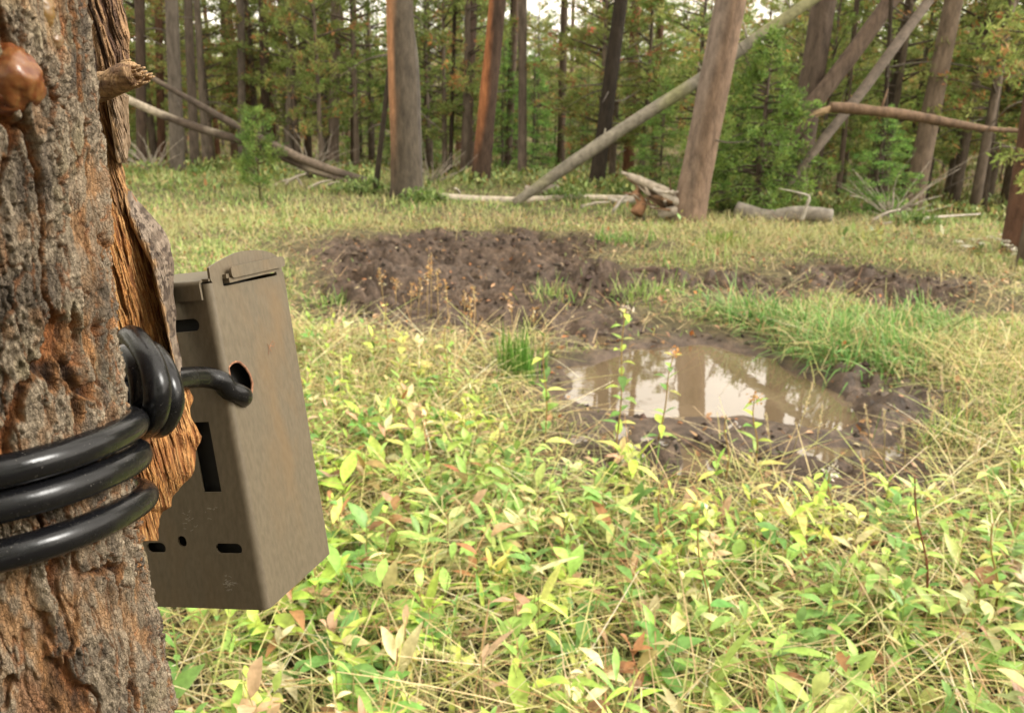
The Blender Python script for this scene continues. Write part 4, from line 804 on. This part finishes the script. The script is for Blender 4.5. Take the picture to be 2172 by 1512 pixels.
# ---- torn wood beside the trunk: a standing splinter of the split stem
M_WOOD = barkmat('torn_wood', 300, .9, .10, .5, 1.4, .75, 0, .002)
def slabmesh(name, rows, zfun, colf, grain=.0022, thick=.012, nt_=110, ns_=420, seed=1, bulge=.010, jag=0, shift=0):
    """rows: (py, left px, right px); a slab with real thickness, its front facing the camera side"""
    rows = np.array(rows, float); pys = np.linspace(rows[0, 0], rows[-1, 0], ns_); le = np.interp(pys, rows[:, 0], rows[:, 1]) - shift; ri = np.interp(pys, rows[:, 0], rows[:, 2])
    jg = (fbm(pys * .024, pys * 0, oct=2, seed=seed) - .5) * jag
    t = np.linspace(0, 1, nt_); PX = le[:, None] + (ri - le)[:, None] * t + jg[:, None] * t ** 8; PY = np.repeat(pys[:, None], nt_, 1); T = np.repeat(t[None], ns_, 0)
    Z = zfun(PX, PY, T); D = (CM @ np.stack([(PX - PW / 2) / FPX, (PH / 2 - PY) / FPX, -np.ones_like(PX)], -1).reshape(-1, 3).T).T
    fx = (PX.ravel() - PY.ravel() * .28 + 8 * fbm(PY.ravel() * .02, PX.ravel() * .02, seed=seed + 8))
    g = fbm(fx * .14, PY.ravel() * .010, oct=4, seed=seed); g2 = fbm(fx * .5, PY.ravel() * .03, oct=3, seed=seed + 3); stp = np.floor(fbm(fx * .05, PY.ravel() * .006, oct=3, seed=seed + 5) * 6) / 6
    h = (g - .5) * grain * 2 + (g2 - .5) * grain + stp * grain * 2.2 + bulge * (1 - (2 * T.ravel() - 1) ** 2) ** .6
    Vf = CAM + D * (Z.ravel() - h)[:, None]; Vb = CAM + D * (Z.ravel() + thick)[:, None]
    Vb = Vb.reshape(ns_, nt_, 3); Vb = Vb[:, ::-1].reshape(-1, 3); V = np.concatenate([Vf.reshape(ns_, nt_, 3), Vb.reshape(ns_, nt_, 3)], 1).reshape(-1, 3)
    C = colf(PX.ravel(), PY.ravel(), T.ravel(), g, g2).reshape(ns_, nt_, 3); C = np.concatenate([C, C[:, ::-1]], 1).reshape(-1, 3); F = grid_faces(ns_, 2 * nt_, True)
    n2 = 2 * nt_; k = np.arange(nt_ - 1); cap = lambda r: np.stack([r * n2 + k, r * n2 + k + 1, r * n2 + n2 - 2 - k, r * n2 + n2 - 1 - k], 1)
    return mesh_np(name, V - TO, [F, cap(0), cap(ns_ - 1)], M_WOOD, np.clip(C, .01, .8), True, tree)
def woodcol(PX, PY, T, g, g2):
    c = mixc((.20, .085, .028), (.40, .215, .085), ss(.35, .6, g)); c = mixc(c, (.58, .40, .21), ss(.54, .70, g2) * .75)
    c = c * np.array([.95, .80, .60]); c = mixc(c, (.12, .045, .018), ss(.44, .35, g2) * .8); return mixc(c, (.36, .14, .05), ss(.95, .7, T) * 0 + ss(60, 0, np.abs(PY - 960)) * .3)
slabmesh('torn_wood', [(300, 222, 252), (345, 222, 258), (385, 225, 268), (420, 228, 285), (470, 232, 309), (520, 236, 334), (600, 240, 358), (700, 244, 368), (760, 250, 385), (830, 270, 404), (880, 280, 412), (925, 290, 424), (960, 300, 408), (1000, 300, 398), (1040, 300, 380),
                       (1075, 302, 362), (1085, 305, 345), (1120, 308, 335), (1147, 322, 328)], lambda x, y, t:   .402 + .036 * t + .004 * np.sin(y * .01), woodcol, .0019, .014, seed=3, jag=34, shift=34)
def barkcol(PX, PY, T, g, g2):
    n_ = fbm(PX * .08, PY * .05, oct=4, seed=7); c = mixc((.15, .11, .08), (.26, .20, .15), ss(.4, .6, n_)); c = mixc(c, (.075, .052, .038), ss(.52, .65, fbm(PX * .16, PY * .10, oct=3, seed=17))); return mixc(c, (.50, .30, .14), ss(.30, .06, T + (n_ - .5) * .5) * .8)
slabmesh('outer_bark', [(405, 262, 280), (425, 262, 292), (450, 268, 314), (480, 278, 341), (520, 298, 361), (560, 320, 371), (620, 334, 370), (680, 348, 372), (730, 359, 379), (790, 371, 390), (830, 382, 394)],
         lambda x, y, t: .412 + .036 * t, barkcol, .0016, .016, 70, 300, 21, .014, 8)
slabmesh('outer_bark', [(150, 205, 262), (200, 210, 268), (205, 225, 276), (290, 240, 277), (335, 246, 276), (346, 250, 268)], lambda x, y, t: .395 + .010 * t, lambda *a: mixc(barkcol(*a), (.27, .17, .085), np.full(len(a[0]), .5)), .0014, .006, 50, 200, 31, .006, 10)
slabmesh('torn_wood', [(195, 205, 250), (300, 212, 252), (350, 216, 262), (400, 222, 268), (440, 228, 262), (480, 236, 254), (500, 240, 246)], lambda x, y, t: .404 + .008 * t, lambda *a: mixc(woodcol(*a), (.20, .125, .065), np.full(len(a[0]), .45)), .0016, .01, 60, 220, 41, .006, 14, 26)
slabmesh('dead_wood', [(-60, 165, 258), (0, 190, 262), (40, 195, 268), (90, 200, 272), (130, 204, 276), (150, 205, 272), (165, 210, 262)], lambda x, y, t: .394 + .012 * t,
         lambda PX, PY, T, g, g2: mixc((.10, .055, .035), (.34, .20, .10), ss(.42, .62, g)), .0028, .014, 70, 240, 51, .008, 16, 14)
# broken branch stub
pp = catmull([P(196, 190, .385), P(235, 178, .378), (P(268, 163, .372)), P(289, 155, .370)], 14)
V, F = tube(pp - TO, np.interp(np.linspace(0, 1, len(pp)), [0, .3, .9, 1], [.0066, .0062, .0060, .0050]), 72, .12, 3, 210.)
s_ = fbm(V[:, 0] * 90, V[:, 1] * 90, V[:, 2] * 500, oct=3, seed=5); br_ = MB(); br_.add(V, F, mixc((.20, .11, .06), (.46, .29, .15), ss(.35, .62, s_)))
ax_ = pp[-1] - pp[-4]; ax_ /= np.linalg.norm(ax_)
for i in range(40):
    o = rng.normal(0, .0022, 3); L = random.uniform(.0005, .0028); V, F = tube([pp[-1] - TO + o - ax_ * .003, pp[-1] - TO + o + ax_ * L], [.0011, .0004], 5); br_.add(V, F, (.50, .32, .17))
br_.build('branch_stub', M_WOOD, tree)
# resin lumps
def resin_mat():
    m, n, l, b = newmat('resin'); vc = nd(n, 'ShaderNodeVertexColor', layer_name='Col'); mx_ = nd(n, 'ShaderNodeMixRGB', blend_type='MULTIPLY'); mx_.inputs[0].default_value = 1; mx_.inputs[2].default_value = (.34, .26, .20, 1); l.new(vc.outputs[0], mx_.inputs[1]); l.new(mx_.outputs[0], b.inputs['Base Color']); b.inputs['Roughness'].default_value = .34
    b.inputs['Subsurface Weight'].default_value = .35; b.inputs['Subsurface Radius'].default_value = (.006, .0025, .001); b.inputs['Subsurface Scale'].default_value = .6; b.inputs['Coat Weight'].default_value = .15
    tc = n.new('ShaderNodeTexCoord'); ns = nd(n, 'ShaderNodeTexNoise', Scale=260., Detail=6.); l.new(tc.outputs['Object'], ns.inputs['Vector']); bp = nd(n, 'ShaderNodeBump', Strength=.5, Distance=.001); l.new(ns.outputs[0], bp.inputs['Height']); l.new(bp.outputs[0], b.inputs['Normal']); return m
M_RESIN = resin_mat()
def blob(px, py, z, rx, ry, c1, c2, seed):
    n, mrow = 40, 30; ph = np.linspace(.02, math.pi - .02, mrow); t_ = np.linspace(0, 2 * math.pi, n, endpoint=False); PHI, TT = np.meshgrid(ph, t_, indexing='ij')
    d = np.stack([np.sin(PHI) * np.cos(TT), np.sin(PHI) * np.sin(TT), np.cos(PHI)], -1).reshape(-1, 3); k = fbm(d[:, 0] * 1.6 + seed, d[:, 1] * 1.6, d[:, 2] * 1.6, oct=3, seed=seed); k2 = fbm(d[:, 0] * 5 + seed, d[:, 1] * 5, d[:, 2] * 5, oct=3, seed=seed + 1)
    V = P(px, py, z) - TO + d * [rx, rx, ry] * (.75 + .5 * k + .12 * k2)[:, None]; mesh_np('resin_lump', V, grid_faces(mrow, n, True), M_RESIN, mixc(c1, c2, ss(.35, .65, k2)), True, tree)
blob(28, 165, 0.255, .0078, .0095, (.38, .13, .04), (.56, .30, .12), 1); blob(30, 120, 0.261, .007, .006, (.46, .27, .11), (.62, .44, .24), 2); blob(5, 205, 0.255, .006, .006, (.22, .06, .02), (.40, .16, .06), 3)
blob(10, 70, 0.261, .0052, .0060, (.38, .30, .16), (.50, .42, .26), 4); blob(38, 55, 0.261, .0036, .0036, (.48, .42, .30), (.55, .50, .38), 5); blob(70, 22, 0.263, .0058, .0062, (.48, .34, .12), (.60, .46, .20), 6); blob(8, 10, 0.265, .006, .005, (.16, .10, .04), (.3, .22, .1), 7)
blob(110, 85, 0.269, .0034, .0036, (.50, .36, .20), (.60, .50, .34), 8)

# ================================================================ THE BLACK CABLE
def cable_mat():
    m, n, l, b = newmat('black_vinyl'); b.inputs['Specular IOR Level'].default_value = .36; tc = n.new('ShaderNodeTexCoord'); ns = nd(n, 'ShaderNodeTexNoise', Scale=900., Detail=3.); l.new(tc.outputs['Object'], ns.inputs['Vector'])
    l.new(ramp(n, l, ns.outputs[0], [(.67, (.006, .006, .007)), (.80, (.14, .13, .115))]), b.inputs['Base Color']); n2 = nd(n, 'ShaderNodeTexNoise', Scale=90., Detail=5.); l.new(tc.outputs['Object'], n2.inputs['Vector'])
    mr = nd(n, 'ShaderNodeMapRange', **{'From Min': .3, 'From Max': .7, 'To Min': .14, 'To Max': .34}); l.new(n2.outputs[0], mr.inputs[0]); l.new(mr.outputs[0], b.inputs['Roughness'])
    bp = nd(n, 'ShaderNodeBump', Strength=.25, Distance=.001); l.new(n2.outputs[0], bp.inputs['Height']); l.new(bp.outputs[0], b.inputs['Normal']); return m
CR = .0060
cab = []
def ring(zf, zs_, a0, a1, rad, n=60):
    """wrap: angle from camera-facing (0) towards the right side (positive)"""
    out = []; fa = math.atan2(-TC[1], -TC[0])
    for a in np.linspace(a0, a1, n):
        zz = lerp(zf, zs_, (1 - math.cos(min(max(a, -math.pi), math.pi))) / (1 - math.cos(1.6))) if a > 0 else zf - (zs_ - zf) * .35 * abs(a)
        r = rad + .0008 * math.sin(a * 5); out.append([TC[0] + math.cos(fa + a) * r, TC[1] + math.sin(fa + a) * r, zz])
    return out
def zat(px, py, dist):
    d = ray(px, py); return CAMH + d[2] * dist / math.hypot(d[0], d[1])
RW = TR + .0062
rings = [(zat(0, 1012, TD - RW), zat(306, 905, TD)), (zat(0, 1086, TD - RW), zat(310, 975, TD)), (zat(0, 1192, TD - RW), zat(322, 1062, TD))]
bx0 = np.array([-.14727741, .42094118, -.30347646 + CAMH]); bA = np.array([.9568883, -.24383654, .15782438]); bB = np.array([.26019105, .96110204, -.09264712]); bU = np.array([-.12909458, .12971743, .98311138])
BX = lambda a, b, u: bx0 + (bA * a + bB * b + bU * u) / 1000
path = []
path += ring(*rings[2], -2.6, 2.9, RW)[:]; r2 = ring(*rings[1], -2.9, 2.9, RW); r1 = ring(*rings[0], -2.9, 2.2, RW)
path = np.array(path + r2 + r1)
path = np.vstack([path, [P(262, 800, .405), P(262, 770, .39), P(274, 752, .377), P(294, 775, .368), P(305, 820, .365), P(302, 865, .370), P(280, 880, .39), P(262, 820, .405), P(264, 742, .400), P(278, 716, .385), P(300, 738, .372), P(322, 775, .364), P(334, 830, .360), P(326, 882, .366), P(300, 905, .385), P(275, 850, .405), P(285, 760, .402), P(318, 748, .388), P(346, 785, .376), P(361, 830, .372), P(360, 868, .374), P(338, 902, .382),
                  P(306, 890, .402), P(300, 850, .406), P(318, 822, .408), P(350, 810, .415), P(388, 802, .432), P(432, 800, .456), P(468, 808, .465), P(484, 826, .470), BX(1, 11, 133), BX(-10, 18, 129), BX(-30, 20, 127)]])
# resample smoothly
pth = np.vstack([path[:178:2], path[180:]]) if False else path
V, F = tube(catmull(pth, 4), CR, 28)
tag(MB().add(V, F, (0, 0, 0)).build('lock_cable', cable_mat()), 'thick glossy black cable coiled around the trunk and threaded into the metal box', 'cable')

# ================================================================ THE METAL BOX
def box_mat():
    m, n, l, b = newmat('taupe_metal'); tc = n.new('ShaderNodeTexCoord'); mp = n.new('ShaderNodeMapping'); mp.inputs['Scale'].default_value = (1, 1, .35); l.new(tc.outputs['Object'], mp.inputs[0])
    n1 = nd(n, 'ShaderNodeTexNoise', Scale=28., Detail=6., Roughness=.6); n2 = nd(n, 'ShaderNodeTexNoise', Scale=420., Detail=4.); n3 = nd(n, 'ShaderNodeTexNoise', Scale=11., Detail=3.)
    for q in (n1, n2, n3): l.new(mp.outputs[0], q.inputs['Vector'])
    base = ramp(n, l, n2.outputs[0], [(.3, (.112, .089, .058)), (.7, (.150, .120, .080))])
    rust = ramp(n, l, n1.outputs[0], [(.50, (0, 0, 0)), (.72, (1, 1, 1))]); r3 = ramp(n, l, n3.outputs[0], [(.42, (0, 0, 0)), (.65, (1, 1, 1))])
    mm = nd(n, 'ShaderNodeMath', operation='MULTIPLY'); l.new(rust, mm.inputs[0]); l.new(r3, mm.inputs[1]); m2 = nd(n, 'ShaderNodeMath', operation='MULTIPLY'); l.new(mm.outputs[0], m2.inputs[0]); m2.inputs[1].default_value = .6
    x = nd(n, 'ShaderNodeMixRGB'); l.new(m2.outputs[0], x.inputs[0]); l.new(base, x.inputs[1]); x.inputs[2].default_value = (.19, .115, .050, 1)
    n4 = nd(n, 'ShaderNodeTexNoise', Scale=1500., Detail=1.); l.new(tc.outputs['Object'], n4.inputs['Vector']); sp = ramp(n, l, n4.outputs[0], [(.70, (0, 0, 0)), (.76, (1, 1, 1))]); y_ = nd(n, 'ShaderNodeMixRGB'); l.new(sp, y_.inputs[0]); l.new(x.outputs[0], y_.inputs[1]); y_.inputs[2].default_value = (.10, .06, .035, 1)
    l.new(y_.outputs[0], b.inputs['Base Color']); b.inputs['Roughness'].default_value = .5; b.inputs['Metallic'].default_value = .15
    bp = nd(n, 'ShaderNodeBump', Strength=.18, Distance=.0006); l.new(n2.outputs[0], bp.inputs['Height']); l.new(bp.outputs[0], b.inputs['Normal']); return m
M_BOX = box_mat()
m, n_, l_, b_p = newmat('rusty_edge'); b_p.inputs['Base Color'].default_value = (.22, .09, .045, 1); b_p.inputs['Roughness'].default_value = .9; M_RUST = m
tcr = n_.new('ShaderNodeTexCoord'); nr_ = nd(n_, 'ShaderNodeTexNoise', Scale=500., Detail=4.); l_.new(tcr.outputs['Object'], nr_.inputs['Vector']); l_.new(ramp(n_, l_, nr_.outputs[0], [(.3, (.12, .05, .03)), (.7, (.34, .17, .09))]), b_p.inputs['Base Color'])
m, n_, l_, b_p = newmat('dark_inside'); b_p.inputs['Base Color'].default_value = (.012, .011, .01, 1); b_p.inputs['Roughness'].default_value = .9; M_DARK = m
m, n_, l_, b_p = newmat('scuff'); b_p.inputs['Base Color'].default_value = (.30, .27, .22, 1); b_p.inputs['Roughness'].default_value = .8; M_SCUFF = m
box = empty('camera_security_box', bx0, label='tan brown steel trail camera box with slots and a cable hole beside the trunk', cat='metal box')
Bmat = np.array([bA, bB, bU])
def bl(p): return (np.asarray(p, float) / 1000) @ Bmat   # local mm (a,b,u) -> offset in metres
import bmesh
def sheet(outer, holes, fmap, thick, name, mat=M_BOX):
    """flat outline with holes, triangulated; fmap turns (s, u, k) into (a,b,u), k the side of the sheet"""
    bm = bmesh.new(); loops = []
    for lp in [outer] + holes:
        vs = [bm.verts.new((p[0], p[1], 0)) for p in lp]; es = [bm.edges.new((vs[i], vs[(i + 1) % len(vs)])) for i in range(len(vs))]; loops.append(es)
    bmesh.ops.triangle_fill(bm, use_beauty=True, use_dissolve=False, edges=[e for l2 in loops for e in l2], normal=(0, 0, 1))
    bm.verts.ensure_lookup_table(); bm.verts.index_update(); V2 = np.array([v.co[:2] for v in bm.verts]); T3 = np.array([[v.index for v in f.verts] for f in bm.faces])
    bnd = np.array([[e.verts[0].index, e.verts[1].index] for e in bm.edges if len(e.link_faces) == 1]); bm.free(); n = len(V2)
    top_ = np.array([bl(fmap(s, u_, 0)) for s, u_ in V2]); bot = np.array([bl(fmap(s, u_, thick)) for s, u_ in V2])
    return mesh_np(name, np.vstack([top_, bot]), [T3, T3[:, ::-1] + n, np.stack([bnd[:, 0], bnd[:, 1], bnd[:, 1] + n, bnd[:, 0] + n], 1)], mat, None, False, box)
def pill(x0, x1, y0, y1, r, n=7):
    o = []
    for cx_, cy_, a in ((x1 - r, y1 - r, 0), (x0 + r, y1 - r, 90), (x0 + r, y0 + r, 180), (x1 - r, y0 + r, 270)):
        for i in range(n): t = math.radians(a + 90 * i / (n - 1)); o.append((cx_ + r * math.cos(t), cy_ + r * math.sin(t)))
    return o
RB = 4.2; WA, WB, HT = 104., 82.5, 202.
# back plate (slots), s = a
sheet([(-WA + RB, 0), (-RB, 0), (-RB, HT), (-WA + RB, HT)], [pill(-42, -11.3, 175.4, 182.8, 3.6), [(-30.2, 76.8), (-17.4, 76.8), (-17.2, 121), (-30.2, 121)], pill(-55.8, -49.5, 41.2, 48.6, 3.1), pill(-29, -10.4, 37, 43.8, 3.3), pill(-80, -66, 37, 44, 3.3),
                                                             pill(-90, -66, 175.4, 182.8, 3.6)], lambda s, u_, k: (s, k, u_), 1.5, 'back_plate')
# side plate with arch, s = b
arch = [(WB - RB, 0), (WB - RB, 200), (WB - 4.6, 206), (WB - 7, 210.5), (70, 213.6), (60, 216), (50, 217.2), (40, 217.5), (30, 216.8), (20, 215), (12, 213.2), (6, 211.8), (2.6, 210.8), (2.2, 204), (RB, HT - 1)]
hole = [(4.6, 152), (8, 153.6), (11.9, 154.2), (16.5, 152.6), (21, 148.6), (24, 143), (25, 137.5), (23, 133), (20, 130.2), (16.6, 128), (13.4, 126.2), (10.2, 128.6), (7, 130), (4.6, 132.8), (4.3, 138), (4.25, 145)]
rj = random.Random(3); hole = [(a + rj.uniform(-.2, .2), b + rj.uniform(-.25, .25)) for a, b in hole]
sheet([(RB, 0)] + arch, [hole, pill(13, 71, 198.9, 203.6, .9, 4)], lambda s, u_, k: (-k, s, u_), 1.5, 'side_plate')
# folded corners
def bend(cx_, cy_, a0, a1, u0, u1, name='folded_corner'):
    t = np.linspace(math.radians(a0), math.radians(a1), 14); out = []
    for R_ in (RB, RB - 1.5):
        for uu in (u0, u1): out.append(np.stack([cx_ + R_ * np.cos(t), cy_ + R_ * np.sin(t), np.full(14, float(uu))], 1))
    V = np.vstack(out); k = np.arange(13)
    F = np.vstack([np.stack([k + a, k + 1 + a, k + 1 + b, k + b], 1) for a, b in ((0, 14), (28, 42))]); o = mesh_np(name, bl(V), F, M_BOX, None, True, box); return o
bend(-RB, RB, -90, 0, 0, HT); bend(-RB, WB - RB, 0, 90, 0, 200); bend(-WA + RB, RB, 180, 270, 0, HT); bend(-WA + RB, WB - RB, 90, 180, 0, 200)
sheet([(RB, 0), (WB - RB, 0), (WB - RB, 200), (RB, 200)], [], lambda s, u_, k: (-WA + k, s, u_), 1.5, 'side_plate')
sheet([(-WA + RB, 0), (-RB, 0), (-RB, 200), (-WA + RB, 200)], [pill(-70, -34, 120, 156, 17.9, 10)], lambda s, u_, k: (s, WB - k, u_), 1.5, 'front_plate')
sheet([(-WA + 1.6, 1.6), (-1.6, 1.6), (-1.6, WB - 1.6), (-WA + 1.6, WB - 1.6)], [], lambda s, u_, k: (s, u_, .2 + k), 1.5, 'bottom_plate')
# lid: top plate with folded front lip
prof = [(-2.6, 193.2), (-2.6, 201.4)] + [(-2.6 + 3.2 * (1 - math.cos(t)), 201.4 + 3.2 * math.sin(t)) for t in np.linspace(.15, math.pi / 2, 8)] + [(40, 205.2), (WB - 2, 206)]
pr2 = np.array([p for p in prof] + [(p[0] + (1.5 if i < 5 else .4), p[1] - (0 if i < 2 else 1.5)) for i, p in reversed(list(enumerate(prof)))])
nP = len(pr2); V = np.vstack([np.column_stack([np.full(nP, a_e), pr2]) for a_e in (-WA - 1, -4.6)]); k = np.arange(nP)
lid = mesh_np('lid', bl(V), [np.stack([k, (k + 1) % nP, (k + 1) % nP + nP, k + nP], 1), np.array([[nP * e_ + i, nP * e_ + i + 1, nP * e_ + nP - 2 - i, nP * e_ + nP - 1 - i] for i in range(nP // 2 - 1) for e_ in (0, 1)])], M_BOX, None, False, box)
V = bl([[-5.2, 1, 204.8], [-.6, 1, 204.6], [-.6, 40, 205.2], [-5.2, 40, 205.2], [-5.2, 1, 203.2], [-.6, 1, 203.2], [-.6, 40, 203.6], [-5.2, 40, 203.6]]); mesh_np('lid_edge', V, [[0, 1, 2, 3], [7, 6, 5, 4], [0, 4, 5, 1], [1, 5, 6, 2], [2, 6, 7, 3], [3, 7, 4, 0]], M_BOX, None, False, lid)
# hasp tongue coming out of the slot and bent upwards
sheet(pill(16.5, 75.5, 203.4, 210.2, 2.4), [], lambda s, u_, k: (4.6 - k, s, u_ + (s - 46) * .02), 1.4, 'hasp_tongue')
V = bl([[-6, 15, 200.4], [3.2, 15, 200.4], [3.2, 15, 203.4], [-6, 15, 203.4], [-6, 69, 201], [2.8, 69, 201.6], [2.8, 69, 204.6], [-6, 69, 203.2]]); mesh_np('hasp_neck', V, [[0, 1, 2, 3], [7, 6, 5, 4], [0, 4, 5, 1], [1, 5, 6, 2], [2, 6, 7, 3], [3, 7, 4, 0]], M_BOX, None, False, box)
V = bl([[.2, 13.6, 203.0], [2.6, 13.6, 203.2], [2.6, 18, 203.2], [.2, 18, 203.0], [.2, 13.6, 205.6], [2.6, 13.6, 205.8], [2.6, 18, 205.8], [.2, 18, 205.6]]); mesh_np('hasp_foot', V, [[3, 2, 1, 0], [4, 5, 6, 7], [0, 1, 5, 4], [1, 2, 6, 5], [2, 3, 7, 6], [3, 0, 4, 7]], M_BOX, None, False, box)
# rusty cut rim of the cable hole
hp = np.array(hole); V, F = tube(bl(np.column_stack([np.full(len(hp) + 1, -.55), np.vstack([hp, hp[:1]])])), .00085, 7, cap=False); mesh_np('hole_rim', V, F, M_RUST, None, True, box)
# near-black block added inside the box, stands in for shade behind the holes
V = bl([[a, b, u_] for a in (-WA + 4, -9.) for b in (6., WB - 5) for u_ in (3., 197.)]); mesh_np('dark_filler', V, [[0, 1, 3, 2], [4, 6, 7, 5], [0, 2, 6, 4], [1, 5, 7, 3], [0, 4, 5, 1], [2, 3, 7, 6]], M_DARK, None, False, box)
def marks(face, pts, wid, mat, name='scratch'):
    mb = MB()
    for q in pts:
        q = np.array(q, float); d = np.gradient(q, axis=0); d /= np.linalg.norm(d, axis=1)[:, None]; nn = np.stack([-d[:, 1], d[:, 0]], 1) * wid; L = q + nn; R_ = q - nn
        V3 = np.vstack([L, R_]); V3 = np.column_stack([np.full(len(V3), .25), V3]) if face == 'B' else np.column_stack([V3[:, 0], np.full(len(V3), -.25), V3[:, 1]]); k = np.arange(len(q) - 1); m_ = len(q); mb.add(bl(V3), np.stack([k, k + 1, k + 1 + m_, k + m_], 1))
    mb.build(name, mat, box, False)
marks('B', [[(46, 151), (48, 155), (51, 156.5)], [(47, 158), (48.5, 155), (50, 152.5)], [(49, 156), (53, 158.5), (54.5, 158)], [(50.5, 156), (53, 155), (55.5, 157)]], .22, M_RUST)
rs_ = random.Random(5)
marks('A', [[(x0, y0), (x0 + rs_.uniform(-1.2, 1.8), y0 + rs_.uniform(-.8, .8)), (x0 + rs_.uniform(0, 3), y0 + rs_.uniform(-1.2, 1.2))] for x0, y0 in [(rs_.gauss(-25, 2.2), rs_.gauss(17.5, 2)) for _ in range(34)] + [(rs_.gauss(-46, 2), rs_.gauss(58, 3)) for _ in range(14)] + [(rs_.gauss(-28, 2), rs_.gauss(66, 2)) for _ in range(8)]], .15, M_SCUFF, 'scuff')
